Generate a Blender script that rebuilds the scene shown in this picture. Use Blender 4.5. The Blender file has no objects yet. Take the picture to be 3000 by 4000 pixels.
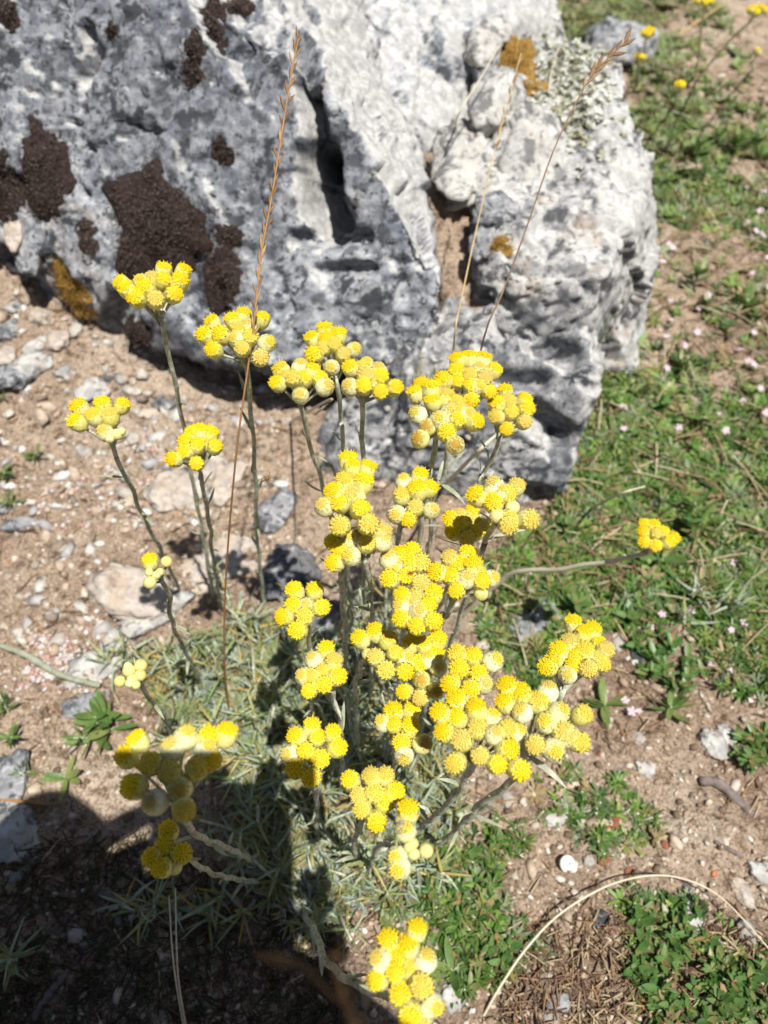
import bpy, bmesh, math, random
import numpy as np
from mathutils import Vector, Matrix
from mathutils.bvhtree import BVHTree

random.seed(11)
rng = np.random.default_rng(11)
scene = bpy.context.scene
COL = scene.collection

# ------------------------------------------------------------------ camera
PITCH = math.radians(55.0)          # looking down at the clump
CAM = Vector((0, 0, 0.45))
FPX = 3020.0                        # focal length in photo pixels (3000 x 4000)
FW = Vector((0, math.cos(PITCH), -math.sin(PITCH)))
UP = Vector((0, math.sin(PITCH), math.cos(PITCH)))
RT = Vector((1, 0, 0))
cd = bpy.data.cameras.new('camera'); cam = bpy.data.objects.new('camera', cd); COL.objects.link(cam)
cam.location = CAM
cam.rotation_euler = (math.radians(90) - PITCH, 0, 0)
cd.sensor_fit = 'VERTICAL'; cd.sensor_height = 36.0; cd.sensor_width = 27.0
cd.lens = FPX / 4000 * 36.0
cd.clip_start = 0.01; cd.clip_end = 500
cd.dof.use_dof = True; cd.dof.focus_distance = 0.275; cd.dof.aperture_fstop = 12.0
scene.camera = cam

# ------------------------------------------------------------------ light
SUN = Vector((-0.20, 0.25, -1.0)).normalized()      # direction the light travels
w = bpy.data.worlds.new('World'); scene.world = w; w.use_nodes = True
nt = w.node_tree; bgn = nt.nodes['Background']
sky = nt.nodes.new('ShaderNodeTexSky'); sky.sky_type = 'NISHITA'; sky.sun_disc = False
sky.sun_elevation = math.asin(-SUN.z); sky.sun_rotation = math.atan2(-SUN.x, -SUN.y)
nt.links.new(sky.outputs[0], bgn.inputs[0]); bgn.inputs[1].default_value = 0.05
sd = bpy.data.lights.new('sun', 'SUN'); sd.energy = 5.0; sd.angle = math.radians(0.53); sd.color = (1, 0.975, 0.93)
so = bpy.data.objects.new('sun', sd); COL.objects.link(so); so.rotation_euler = SUN.to_track_quat('-Z', 'Y').to_euler()
so.location = (0.5, -0.6, 3)
scene.view_settings.view_transform = 'Standard'; scene.view_settings.look = 'None'
scene.view_settings.exposure = 0.5; scene.view_settings.gamma = 1.0
scene.render.engine = 'CYCLES'

# ------------------------------------------------------------------ pixel -> place helpers
def raydir(px, py):
    return FW + RT * ((px - 1500) / FPX) + UP * ((2000 - py) / FPX)      # depth 1 along the view axis
def at(px, py, d):
    return CAM + raydir(px, py) * d
def on_z(px, py, z):
    r = raydir(px, py); return CAM + r * ((z - CAM.z) / r.z)

# ------------------------------------------------------------------ noise
def _h(i, j, k, s):
    n = (i * 374761393 + j * 668265263 + k * 2147483647 + s * 144665 + 1013904223) & 0xFFFFFFFF
    n = ((n ^ (n >> 13)) * 1274126177) & 0xFFFFFFFF
    n = ((n ^ (n >> 15)) * 2246822519) & 0xFFFFFFFF
    return ((n ^ (n >> 16)) & 0xFFFFFF) / float(0x7FFFFF) - 1.0
def vnoise(P, s=0):
    P = np.asarray(P, float); I = np.floor(P).astype(np.int64); f = P - I
    u = f * f * f * (f * (f * 6 - 15) + 10)
    r = 0
    for a in (0, 1):
        for b in (0, 1):
            for c in (0, 1):
                wgt = (u[:, 0] if a else 1 - u[:, 0]) * (u[:, 1] if b else 1 - u[:, 1]) * (u[:, 2] if c else 1 - u[:, 2])
                r = r + wgt * _h(I[:, 0] + a, I[:, 1] + b, I[:, 2] + c, s)
    return r
def fbm(P, octv=4, s=0, gain=0.5):
    P = np.asarray(P, float); r = np.zeros(len(P)); a = 1.0
    for o in range(octv):
        r += a * vnoise(P * (2.03 ** o) + o * 7.13, s + o); a *= gain
    return r

def facets(P, freq, seed, slope, step):          # broken-stone relief: flat chips with random tilts and ledges between them
    Q = np.asarray(P, float) * freq; I = np.floor(Q).astype(np.int64); n = len(Q)
    best = np.full(n, 1e9); BC = np.zeros((n, 3), np.int64); BF = np.zeros((n, 3))
    for a in (-1, 0, 1):
        for b in (-1, 0, 1):
            for c in (-1, 0, 1):
                C = I + np.array([a, b, c]); fp = C + .5 + .48 * np.stack([_h(C[:, 0], C[:, 1], C[:, 2], seed + k) for k in (1, 2, 3)], 1)
                d = ((Q - fp) ** 2).sum(1); u = d < best; best[u] = d[u]; BC[u] = C[u]; BF[u] = fp[u]
    G = np.stack([_h(BC[:, 0], BC[:, 1], BC[:, 2], seed + k) for k in (11, 12, 13)], 1)
    return ((G * (Q - BF)).sum(1) * slope + step * _h(BC[:, 0], BC[:, 1], BC[:, 2], seed + 20)) / freq
# ------------------------------------------------------------------ object helpers
def tag(o, label=None, cat=None, group=None, kind=None):
    if label: o['label'] = label
    if cat: o['category'] = cat
    if group: o['group'] = group
    if kind: o['kind'] = kind
    return o
def obj(name, me, mat=None, parent=None):
    o = bpy.data.objects.new(name, me); COL.objects.link(o)
    if mat is not None and me is not None and not me.materials: me.materials.append(mat)
    if parent is not None: o.parent = parent
    return o
def thing(name, loc, label, cat, group=None):
    o = bpy.data.objects.new(name, None); COL.objects.link(o); o.location = loc
    o.empty_display_size = 0.004
    return tag(o, label, cat, group)
def mesh_np(name, V, F, cols=None, smooth=False):
    V = np.asarray(V, np.float32); F = np.asarray(F, np.int32)
    me = bpy.data.meshes.new(name); k = F.shape[1]
    me.vertices.add(len(V)); me.vertices.foreach_set('co', V.ravel())
    me.loops.add(F.size); me.loops.foreach_set('vertex_index', F.ravel())
    me.polygons.add(len(F)); me.polygons.foreach_set('loop_start', np.arange(0, F.size, k, dtype=np.int32))
    me.update(calc_edges=True)
    if cols is not None:
        a = me.color_attributes.new('Col', 'FLOAT_COLOR', 'POINT')
        c = np.ones((len(V), 4), np.float32); c[:, :3] = cols; a.data.foreach_set('color', c.ravel())
    if smooth: me.shade_smooth()
    return me
class MB:                                        # collects shapes for ONE mesh (tris/quads)
    def __init__(s): s.v = []; s.f = []
    def add(s, V, F):
        o = len(s.v); s.v += [tuple(p) for p in V]; s.f += [tuple(i + o for i in q) for q in F]
    def tube(s, pts, rad, n=6, cap=True):
        pts = [Vector(p) for p in pts]; V = []; F = []
        x = None
        for i, p in enumerate(pts):
            t = (pts[min(i + 1, len(pts) - 1)] - pts[max(i - 1, 0)]).normalized()
            if x is None: x = t.orthogonal().normalized()
            x = (x - t * x.dot(t)).normalized(); y = t.cross(x)
            r = rad[i] if hasattr(rad, '__len__') else rad
            for k in range(n):
                a = 2 * math.pi * k / n
                V.append(p + (x * math.cos(a) + y * math.sin(a)) * r)
        for i in range(len(pts) - 1):
            for k in range(n):
                F.append((i * n + k, i * n + (k + 1) % n, (i + 1) * n + (k + 1) % n, (i + 1) * n + k))
        if cap:
            F.append(tuple(range(n - 1, -1, -1))); b = (len(pts) - 1) * n; F.append(tuple(range(b, b + n)))
        s.add(V, F)
    def mesh(s, name, smooth=True):
        me = bpy.data.meshes.new(name); me.from_pydata(s.v, [], s.f); me.update()
        if smooth: me.shade_smooth()
        return me
def curve(pts, n):                               # Catmull-Rom through points
    pts = [Vector(p) for p in pts]
    if len(pts) == 2: return [pts[0].lerp(pts[1], i / (n - 1)) for i in range(n)]
    P = [pts[0] * 2 - pts[1]] + pts + [pts[-1] * 2 - pts[-2]]
    L = [0.0]
    for i in range(len(pts) - 1): L.append(L[-1] + (pts[i + 1] - pts[i]).length)
    out = []
    for q in range(n):
        s = L[-1] * q / (n - 1); i = 0
        while i < len(pts) - 2 and s > L[i + 1]: i += 1
        t = (s - L[i]) / max(L[i + 1] - L[i], 1e-9)
        a, b, c, d = P[i], P[i + 1], P[i + 2], P[i + 3]
        out.append(0.5 * ((2 * b) + (c - a) * t + (2 * a - 5 * b + 4 * c - d) * t * t + (3 * b - 3 * c + d - a) * t ** 3))
    return out
def frame(normal, spin=0.0, scale=1.0, loc=(0, 0, 0)):
    q = Vector((0, 0, 1)).rotation_difference(Vector(normal).normalized())
    return Matrix.Translation(loc) @ q.to_matrix().to_4x4() @ Matrix.Rotation(spin, 4, 'Z') @ Matrix.Scale(scale, 4)
def rand_frames(n, tilt, up=None):               # (n,3,3) rotations: random spin + random tilt
    a = rng.uniform(0, 2 * np.pi, n); t = rng.normal(0, tilt, n); b = rng.uniform(0, 2 * np.pi, n)
    ca, sa = np.cos(a), np.sin(a); Z = np.zeros(n); O = np.ones(n)
    Rz = np.stack([np.stack([ca, -sa, Z], 1), np.stack([sa, ca, Z], 1), np.stack([Z, Z, O], 1)], 1)
    ax = np.stack([np.cos(b), np.sin(b), Z], 1); c = np.cos(t); s = np.sin(t)
    K = np.zeros((n, 3, 3)); K[:, 0, 2] = ax[:, 1]; K[:, 1, 2] = -ax[:, 0]; K[:, 2, 0] = -ax[:, 1]; K[:, 2, 1] = ax[:, 0]
    Rt = np.eye(3)[None] + s[:, None, None] * K + (1 - c)[:, None, None] * (K @ K)
    return Rt @ Rz
def scatter(name, tv, tf, M, pos, cols, mat, label, cat, kind='stuff', smooth=False, parent=None, tint=None):
    tv = np.asarray(tv, float); tf = np.asarray(tf); n = len(pos)
    V = np.einsum('nij,vj->nvi', M, tv) + pos[:, None, :]
    F = tf[None] + (np.arange(n) * len(tv))[:, None, None]
    C = np.repeat(cols[:, None, :], len(tv), 1)
    if tint is not None: C = C * tint[None]
    me = mesh_np(name, V.reshape(-1, 3), F.reshape(-1, tf.shape[1]), C.reshape(-1, 3), smooth)
    o = obj(name, me, mat, parent)
    if parent is None: tag(o, label, cat, kind=kind)
    else: o['kind'] = kind
    return o

# ------------------------------------------------------------------ materials
class NT:
    def __init__(s, name):
        s.m = bpy.data.materials.new(name); s.m.use_nodes = True; s.t = s.m.node_tree; s.n = s.t.nodes
        s.b = s.n['Principled BSDF']; s.out = s.n['Material Output']
        s.tc = s.n.new('ShaderNodeTexCoord')
    def link(s, a, b): s.t.links.new(a, b)
    def noise(s, scale, detail=4, rough=0.55, coord='Object', dist=0.0):
        n = s.n.new('ShaderNodeTexNoise'); n.inputs['Scale'].default_value = scale; n.inputs['Detail'].default_value = detail
        n.inputs['Roughness'].default_value = rough; n.inputs['Distortion'].default_value = dist
        s.link(s.tc.outputs[coord], n.inputs['Vector']); return n.outputs['Fac']
    def voro(s, scale, feat='F1', coord='Object'):
        n = s.n.new('ShaderNodeTexVoronoi'); n.feature = feat; n.inputs['Scale'].default_value = scale
        s.link(s.tc.outputs[coord], n.inputs['Vector']); return n
    def ramp(s, fac, stops):
        r = s.n.new('ShaderNodeValToRGB'); e = r.color_ramp.elements
        while len(e) < len(stops): e.new(0.5)
        for i, (p, c) in enumerate(stops):
            e[i].position = p; e[i].color = (c, c, c, 1) if not hasattr(c, '__len__') else (*c, 1)
        s.link(fac, r.inputs[0]); return r.outputs[0]
    def mix(s, fac, a, b, mode='MIX'):
        m = s.n.new('ShaderNodeMix'); m.data_type = 'RGBA'; m.blend_type = mode
        for sock, val in ((m.inputs[0], fac), (m.inputs[6], a), (m.inputs[7], b)):
            if hasattr(val, 'node'): s.link(val, sock)
            elif hasattr(val, '__len__'): sock.default_value = (*val, 1)
            else: sock.default_value = val
        return m.outputs[2]
    def math(s, op, a, b=0.0):
        m = s.n.new('ShaderNodeMath'); m.operation = op
        for sock, val in ((m.inputs[0], a), (m.inputs[1], b)):
            if hasattr(val, 'node'): s.link(val, sock)
            else: sock.default_value = val
        return m.outputs[0]
    def attr(s, name='Col'):
        a = s.n.new('ShaderNodeAttribute'); a.attribute_name = name; return a.outputs['Color']
    def rnd(s):
        return s.n.new('ShaderNodeObjectInfo').outputs['Random']
    def bump(s, h, strength, dist=0.001):
        b = s.n.new('ShaderNodeBump'); b.inputs['Strength'].default_value = strength; b.inputs['Distance'].default_value = dist
        s.link(h, b.inputs['Height']); s.link(b.outputs[0], s.b.inputs['Normal']); return b
    def fin(s, col, rough=0.8, spec=0.3, trans=0.0, tcol=None):
        if hasattr(col, 'node'): s.link(col, s.b.inputs['Base Color'])
        else: s.b.inputs['Base Color'].default_value = (*col, 1)
        s.b.inputs['Roughness'].default_value = rough; s.b.inputs['Specular IOR Level'].default_value = spec
        if trans > 0:
            tr = s.n.new('ShaderNodeBsdfTranslucent'); mx = s.n.new('ShaderNodeMixShader'); mx.inputs[0].default_value = trans
            c = tcol if tcol is not None else col
            if hasattr(c, 'node'): s.link(c, tr.inputs[0])
            else: tr.inputs[0].default_value = (*c, 1)
            s.link(s.b.outputs[0], mx.inputs[1]); s.link(tr.outputs[0], mx.inputs[2]); s.link(mx.outputs[0], s.out.inputs[0])
        return s.m

def m_rock(name, seed, light=(0.46, 0.465, 0.465), grey=(0.16, 0.175, 0.20), dark=0.85, warm=0.25, shade=0.6, orient=True, spots=0.75):
    m = NT(name)
    mp = m.n.new('ShaderNodeMapping'); mp.inputs['Location'].default_value = (seed * 3.1, seed * 1.7, seed)
    m.link(m.tc.outputs['Object'], mp.inputs['Vector'])
    class _o: pass
    def nz(sc, det=5, ro=0.6, di=0.0):
        n = m.n.new('ShaderNodeTexNoise'); n.inputs['Scale'].default_value = sc; n.inputs['Detail'].default_value = det
        n.inputs['Roughness'].default_value = ro; n.inputs['Distortion'].default_value = di
        m.link(mp.outputs[0], n.inputs['Vector']); return n.outputs['Fac']
    mid = m.ramp(nz(38, 7, 0.66, 0.5), [(0.40, 0.0), (0.58, 1.0)])
    fine = m.ramp(nz(150, 6, 0.68, 0.4), [(0.42, 0.0), (0.56, 1.0)])
    c = m.mix(m.math('MULTIPLY', m.math('ADD', m.math('MULTIPLY', mid, 0.55), m.math('MULTIPLY', fine, 0.5)), 0.95), light, grey)
    wn = m.ramp(nz(22, 5, 0.62, 0.6), [(0.55, 0.0), (0.72, warm * 2)])
    c = m.mix(wn, c, (0.38, 0.27, 0.17))
    wh = m.ramp(nz(70, 7, 0.72, 0.3), [(0.54, 0.0), (0.62, 0.85)])
    c = m.mix(wh, c, (0.55, 0.55, 0.535))
    big2 = m.ramp(nz(14, 6, 0.64, 0.7), [(0.50, 0.0), (0.60, dark)])
    c = m.mix(m.math('MULTIPLY', big2, m.ramp(fine, [(0.0, 0.55), (1.0, 1.0)])), c, (0.085, 0.092, 0.105))
    big3 = m.ramp(nz(5.5, 5, 0.6, 0.6), [(0.46, 0.0), (0.60, shade)])
    c = m.mix(big3, c, m.mix(fine, (0.16, 0.175, 0.20), (0.068, 0.076, 0.092)))
    dk = m.ramp(nz(58, 6, 0.66, 0.3), [(0.535, 0.0), (0.60, min(1.0, dark * 1.5))])
    c = m.mix(dk, c, (0.04, 0.043, 0.05))
    dk2 = m.ramp(nz(190, 4, 0.6), [(0.565, 0.0), (0.63, min(1.0, dark * 1.3))])
    c = m.mix(dk2, c, (0.05, 0.052, 0.055))
    vo = m.n.new('ShaderNodeTexVoronoi'); vo.inputs['Scale'].default_value = 42; vo.inputs['Randomness'].default_value = 1.0; m.link(mp.outputs[0], vo.inputs['Vector'])
    spot = m.ramp(m.math('ADD', vo.outputs['Distance'], m.math('MULTIPLY', nz(160, 4, 0.6), 0.35)), [(0.33, spots), (0.42, 0.0)])
    c = m.mix(spot, c, (0.055, 0.058, 0.066))
    if orient:                                     # paler stone where faces turn right and up, darker where they turn down
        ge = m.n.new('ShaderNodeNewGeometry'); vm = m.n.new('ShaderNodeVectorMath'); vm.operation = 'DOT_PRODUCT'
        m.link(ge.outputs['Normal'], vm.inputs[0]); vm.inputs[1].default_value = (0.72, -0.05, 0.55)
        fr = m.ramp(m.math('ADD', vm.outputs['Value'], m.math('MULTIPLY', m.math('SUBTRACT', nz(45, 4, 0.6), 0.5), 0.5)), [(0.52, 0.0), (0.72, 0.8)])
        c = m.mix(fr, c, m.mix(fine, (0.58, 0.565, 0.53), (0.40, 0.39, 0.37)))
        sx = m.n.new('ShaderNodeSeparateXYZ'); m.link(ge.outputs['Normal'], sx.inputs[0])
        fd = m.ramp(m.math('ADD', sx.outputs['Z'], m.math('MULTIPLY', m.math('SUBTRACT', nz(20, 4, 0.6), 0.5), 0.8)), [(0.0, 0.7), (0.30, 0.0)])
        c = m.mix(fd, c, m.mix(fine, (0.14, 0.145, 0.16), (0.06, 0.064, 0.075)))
    h = m.math('ADD', nz(130, 8, 0.7), m.math('MULTIPLY', nz(420, 4, 0.7), 0.45))
    m.bump(h, 0.8, 0.0022)
    return m.fin(c, 0.85, 0.25)
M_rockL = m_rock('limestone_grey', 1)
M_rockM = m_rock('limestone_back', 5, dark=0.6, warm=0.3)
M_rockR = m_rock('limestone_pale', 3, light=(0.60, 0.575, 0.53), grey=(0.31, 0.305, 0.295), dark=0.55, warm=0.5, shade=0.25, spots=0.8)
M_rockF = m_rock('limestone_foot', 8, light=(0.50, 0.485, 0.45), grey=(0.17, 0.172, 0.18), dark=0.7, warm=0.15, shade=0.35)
def m_st(name, a, b, dk, sc=2.2):
    m = NT(name); r = m.rnd()
    c = m.mix(m.ramp(m.noise(sc, 7, 0.68, dist=0.5), [(0.38, 0.0), (0.62, 1.0)]), a, b)
    c = m.mix(m.ramp(m.noise(sc * 4, 6, 0.7, dist=0.3), [(0.54, 0.0), (0.66, 0.8)]), c, dk)
    c = m.mix(1.0, c, m.ramp(r, [(0.0, (0.78, 0.76, 0.74)), (1.0, (1.08, 1.06, 1.02))]), 'MULTIPLY')
    m.bump(m.math('ADD', m.noise(sc * 3, 8, 0.72), m.math('MULTIPLY', m.noise(sc * 12, 4, 0.7), 0.4)), 0.7, 0.0012); return m.fin(c, 0.88, 0.2)
M_chipW = m_rock('limestone_chip', 11, (0.55, 0.53, 0.48), (0.36, 0.34, 0.31), 0.45, 0.4, 0.0, False, 0.3)
M_chipG = m_rock('grey_chip', 12, (0.46, 0.455, 0.44), (0.21, 0.212, 0.22), 0.6, 0.1, 0.2, False)
M_chipT = m_rock('tan_chip', 13, (0.58, 0.50, 0.42), (0.46, 0.385, 0.31), 0.22, 0.4, 0.0, False, 0.15)
M_chipD = m_rock('dark_chip', 14, (0.22, 0.22, 0.225), (0.11, 0.112, 0.12), 0.7, 0.1, 0.2, False)
M_stone = m_st('loose_stone', (0.46, 0.41, 0.34), (0.34, 0.30, 0.25), (0.17, 0.15, 0.13))
def m_plain(name, a, b, scale=300, rough=0.8, spec=0.3, trans=0.0, bump=0.4, bd=0.0006):
    m = NT(name); c = m.mix(m.ramp(m.noise(scale, 4, 0.6), [(0.35, 0.0), (0.65, 1.0)]), a, b)
    if bump: m.bump(m.noise(scale * 2.5, 5, 0.7), bump, bd)
    return m.fin(c, rough, spec, trans)
M_white_stone = m_st('white_stone', (0.56, 0.53, 0.48), (0.42, 0.395, 0.35), (0.20, 0.18, 0.16))
M_grey_stone = m_st('grey_stone', (0.24, 0.245, 0.255), (0.42, 0.41, 0.39), (0.08, 0.08, 0.09))
M_dark_stone = m_st('dark_stone', (0.10, 0.10, 0.11), (0.22, 0.21, 0.21), (0.04, 0.04, 0.045))
M_red_stone = m_st('terracotta_crumb', (0.40, 0.16, 0.09), (0.30, 0.11, 0.065), (0.16, 0.07, 0.05))
M_tan_stone = m_st('tan_flat_stone', (0.60, 0.51, 0.41), (0.50, 0.42, 0.33), (0.33, 0.26, 0.19), 1.6)
M_shell = m_plain('shell_white', (0.78, 0.76, 0.70), (0.62, 0.58, 0.50), 500, 0.4, 0.5, 0, 0.2)
def m_soil():
    m = NT('soil')
    a = m.ramp(m.noise(7, 5, 0.6, dist=0.3), [(0.33, (0.26, 0.18, 0.125)), (0.50, (0.42, 0.32, 0.235)), (0.66, (0.52, 0.43, 0.335))])
    b = m.ramp(m.noise(120, 6, 0.7), [(0.34, (0.34, 0.28, 0.22)), (0.47, (0.92, 0.92, 0.92)), (0.70, (1.22, 1.20, 1.16))])
    c = m.mix(1.0, a, b, 'MULTIPLY')
    d = m.ramp(m.noise(600, 4, 0.7), [(0.38, (0.45, 0.4, 0.35)), (0.50, (1, 1, 1)), (0.66, (1.3, 1.28, 1.25))])
    c = m.mix(1.0, c, d, 'MULTIPLY')
    h = m.math('ADD', m.noise(160, 8, 0.7), m.math('MULTIPLY', m.noise(700, 5, 0.7), 0.4))
    m.bump(h, 1.0, 0.004); return m.fin(c, 0.95, 0.15)
M_soil = m_soil()
def m_col(name, rough=0.85, spec=0.25, trans=0.0, nscale=400, lo=0.7):
    m = NT(name); n = m.ramp(m.noise(nscale, 3, 0.6), [(0.3, lo), (0.7, 1.12)])
    return m.fin(m.mix(1.0, m.attr(), n, 'MULTIPLY'), rough, spec, trans)
M_crumb = m_col('soil_crumbs', 0.9, 0.2)
M_litter = m_col('dry_litter', 0.8, 0.25, 0.1)
M_cover = m_col('cover_leaves', 0.5, 0.4, 0.25)
def m_leaf(name, stops, rough=0.55, trans=0.25, spec=0.35):
    m = NT(name); c = m.ramp(m.rnd(), stops)
    n = m.ramp(m.noise(350, 3, 0.6), [(0.3, 0.75), (0.7, 1.15)])
    return m.fin(m.mix(1.0, c, n, 'MULTIPLY'), rough, spec, trans)
M_silver = m_leaf('silvery_leaf', [(0.0, (0.30, 0.36, 0.22)), (0.25, (0.42, 0.47, 0.36)), (0.5, (0.19, 0.26, 0.10)), (0.75, (0.36, 0.38, 0.14)), (0.9, (0.46, 0.35, 0.09)), (1.0, (0.34, 0.23, 0.12))], 0.6, 0.2, 0.35)
M_oldstem = m_plain('old_felted_stem', (0.22, 0.23, 0.15), (0.34, 0.34, 0.26), 300, 0.9, 0.15, 0, 0.7)
M_felt = m_leaf('felted_stem_leaf', [(0.0, (0.34, 0.37, 0.22)), (0.6, (0.48, 0.50, 0.38)), (1.0, (0.26, 0.29, 0.13))], 0.8, 0.15, 0.2)
M_green = m_leaf('green_leaf', [(0.0, (0.06, 0.135, 0.03)), (0.4, (0.10, 0.20, 0.045)), (0.75, (0.155, 0.25, 0.08)), (0.92, (0.23, 0.24, 0.08)), (1.0, (0.34, 0.20, 0.09))], 0.42, 0.25, 0.5)
M_lime = m_leaf('light_green_leaf', [(0.0, (0.11, 0.20, 0.05)), (0.6, (0.17, 0.26, 0.07)), (1.0, (0.25, 0.29, 0.09))], 0.45, 0.3, 0.4)
def m_stem():
    m = NT('felted_stem'); c = m.ramp(m.noise(260, 4, 0.65), [(0.33, (0.30, 0.31, 0.17)), (0.48, (0.47, 0.48, 0.34)), (0.64, (0.66, 0.66, 0.56))])
    m.bump(m.noise(900, 4, 0.7), 0.8, 0.0006); return m.fin(c, 0.9, 0.15)
M_stem = m_stem()
def m_bract(name, a, b):
    m = NT(name); c = m.mix(m.rnd(), a, b)
    n = m.ramp(m.noise(700, 3, 0.5), [(0.3, 0.85), (0.7, 1.08)])
    c = m.mix(1.0, c, n, 'MULTIPLY')
    return m.fin(c, 0.38, 0.45, 0.22)
M_bract = m_bract('papery_bract', (0.86, 0.79, 0.22), (0.88, 0.83, 0.38))
M_bractp = m_bract('pale_papery_bract', (0.84, 0.80, 0.44), (0.86, 0.84, 0.58))
M_bud = m_bract('bud_bract', (0.80, 0.72, 0.25), (0.84, 0.78, 0.36))
def m_disc(name, a, b, c0):
    m = NT(name); c = m.mix(m.rnd(), a, b)
    n = m.ramp(m.noise(900, 3, 0.6), [(0.30, 0.0), (0.46, 1.0)])
    return m.fin(m.mix(n, c0, c), 0.6, 0.25, 0.15)
M_disc = m_disc('yellow_florets', (0.93, 0.68, 0.005), (0.94, 0.76, 0.014), (0.80, 0.53, 0.01))
M_disct = m_disc('ageing_florets', (0.85, 0.69, 0.06), (0.74, 0.61, 0.17), (0.50, 0.36, 0.07))
M_discb = m_disc('browned_florets', (0.52, 0.33, 0.05), (0.60, 0.42, 0.10), (0.28, 0.13, 0.03))
M_discbase = m_plain('floret_gaps', (0.58, 0.36, 0.015), (0.42, 0.26, 0.02), 900, 0.8, 0.2, 0, 0)
M_fluff = m_plain('seed_fluff', (0.70, 0.66, 0.60), (0.55, 0.50, 0.44), 600, 0.7, 0.3, 0.3, 0)
M_straw = m_plain('straw', (0.55, 0.42, 0.20), (0.44, 0.31, 0.13), 120, 0.6, 0.35, 0.0, 0.3)
M_palestraw = m_plain('bleached_straw', (0.62, 0.56, 0.40), (0.52, 0.47, 0.34), 150, 0.6, 0.35, 0.0, 0.3)
M_brownstraw = m_plain('brown_straw', (0.36, 0.19, 0.07), (0.26, 0.13, 0.045), 200, 0.55, 0.4, 0.0, 0.3)
M_darkstraw = m_plain('dark_straw', (0.15, 0.09, 0.05), (0.24, 0.14, 0.06), 200, 0.55, 0.4, 0.0, 0.3)
M_spikelet = m_leaf('spikelet', [(0.0, (0.20, 0.10, 0.04)), (0.6, (0.30, 0.17, 0.07)), (1.0, (0.46, 0.34, 0.16))], 0.6, 0.2)
M_twig = m_plain('grey_twig', (0.24, 0.20, 0.18), (0.13, 0.10, 0.09), 250, 0.85, 0.2, 0, 0.8, 0.001)
M_moss = m_plain('brown_moss', (0.016, 0.010, 0.009), (0.042, 0.027, 0.022), 500, 0.9, 0.2, 0, 0.5)
M_mosst = m_col('moss_tips', 0.85, 0.25)
M_omoss = m_plain('ochre_moss', (0.22, 0.12, 0.025), (0.30, 0.18, 0.045), 400, 0.9, 0.2, 0, 0.6)
M_pink = m_plain('pink_petal', (0.72, 0.50, 0.58), (0.80, 0.68, 0.72), 900, 0.6, 0.3, 0.3, 0)
M_insect = m_plain('insect_dark', (0.05, 0.03, 0.02), (0.30, 0.18, 0.05), 1500, 0.4, 0.5, 0, 0)
M_beetle = m_plain('beetle_red', (0.30, 0.05, 0.02), (0.15, 0.03, 0.02), 900, 0.3, 0.5, 0, 0)

# ------------------------------------------------------------------ ground
def gz(X, Y):
    X = np.atleast_1d(np.asarray(X, float)); Y = np.atleast_1d(np.asarray(Y, float))
    P = np.stack([X, Y, np.zeros_like(X)], 1)
    fade = np.clip(3.0 / (1 + np.hypot(X, Y)), 0, 1)
    z = 0.010 * fbm(P * 5, 3, 40) + 0.0035 * fbm(P * 28, 3, 50) * fade
    near = np.clip((2.5 - np.hypot(X, Y)) / 2, 0, 1)
    z += 0.0022 * fbm(P * 110, 3, 60) * near + 0.0009 * vnoise(P * 320, 70) * near
    # soil banked up against the boulder on its left
    z += 0.03 * np.exp(-(((X + 0.30) / 0.16) ** 2 + ((Y - 0.46) / 0.10) ** 2))
    z += 0.085 * np.exp(-(((X + 0.37) / 0.13) ** 2 + ((Y - 0.56) / 0.10) ** 2))
    z += 0.35 * vnoise(P * 0.15, 80) * np.clip((np.hypot(X, Y) - 2) / 10, 0, 1)
    return z
def axis(segs):
    out = []
    for a, b, st in segs:
        n = max(1, int(round((b - a) / st))); out += [a + (b - a) * i / n for i in range(n)]
    return np.array(out + [segs[-1][1]])
gx = axis([(-120, -20, 20), (-20, -4, 2), (-4, -1, .3), (-1, -.42, .02), (-.42, .55, .0032), (.55, 1.2, .012), (1.2, 4, .3), (4, 20, 2), (20, 120, 20)])
gy = axis([(-60, -10, 10), (-10, -2, 1), (-2, -.3, .1), (-.3, -.02, .02), (-.02, .72, .0032), (.72, 1.5, .008), (1.5, 2.6, .05), (2.6, 6, .3), (6, 30, 2), (30, 160, 20)])
XX, YY = np.meshgrid(gx, gy); ZZ = gz(XX.ravel(), YY.ravel())
nx, ny = len(gx), len(gy); idx = np.arange(nx * ny).reshape(ny, nx)
GF = np.stack([idx[:-1, :-1], idx[:-1, 1:], idx[1:, 1:], idx[1:, :-1]], -1).reshape(-1, 4)
ground = obj('ground', mesh_np('ground', np.stack([XX.ravel(), YY.ravel(), ZZ], 1), GF, smooth=True), M_soil)
tag(ground, 'sandy tan soil with crumbs and pebbles', kind='structure')
def on_ground(px, py, dz=0.0):
    z = 0.0
    for _ in range(4):
        p = on_z(px, py, z); z = float(gz(p.x, p.y)[0])
    p = on_z(px, py, z); p.z = z + dz; return p

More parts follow.
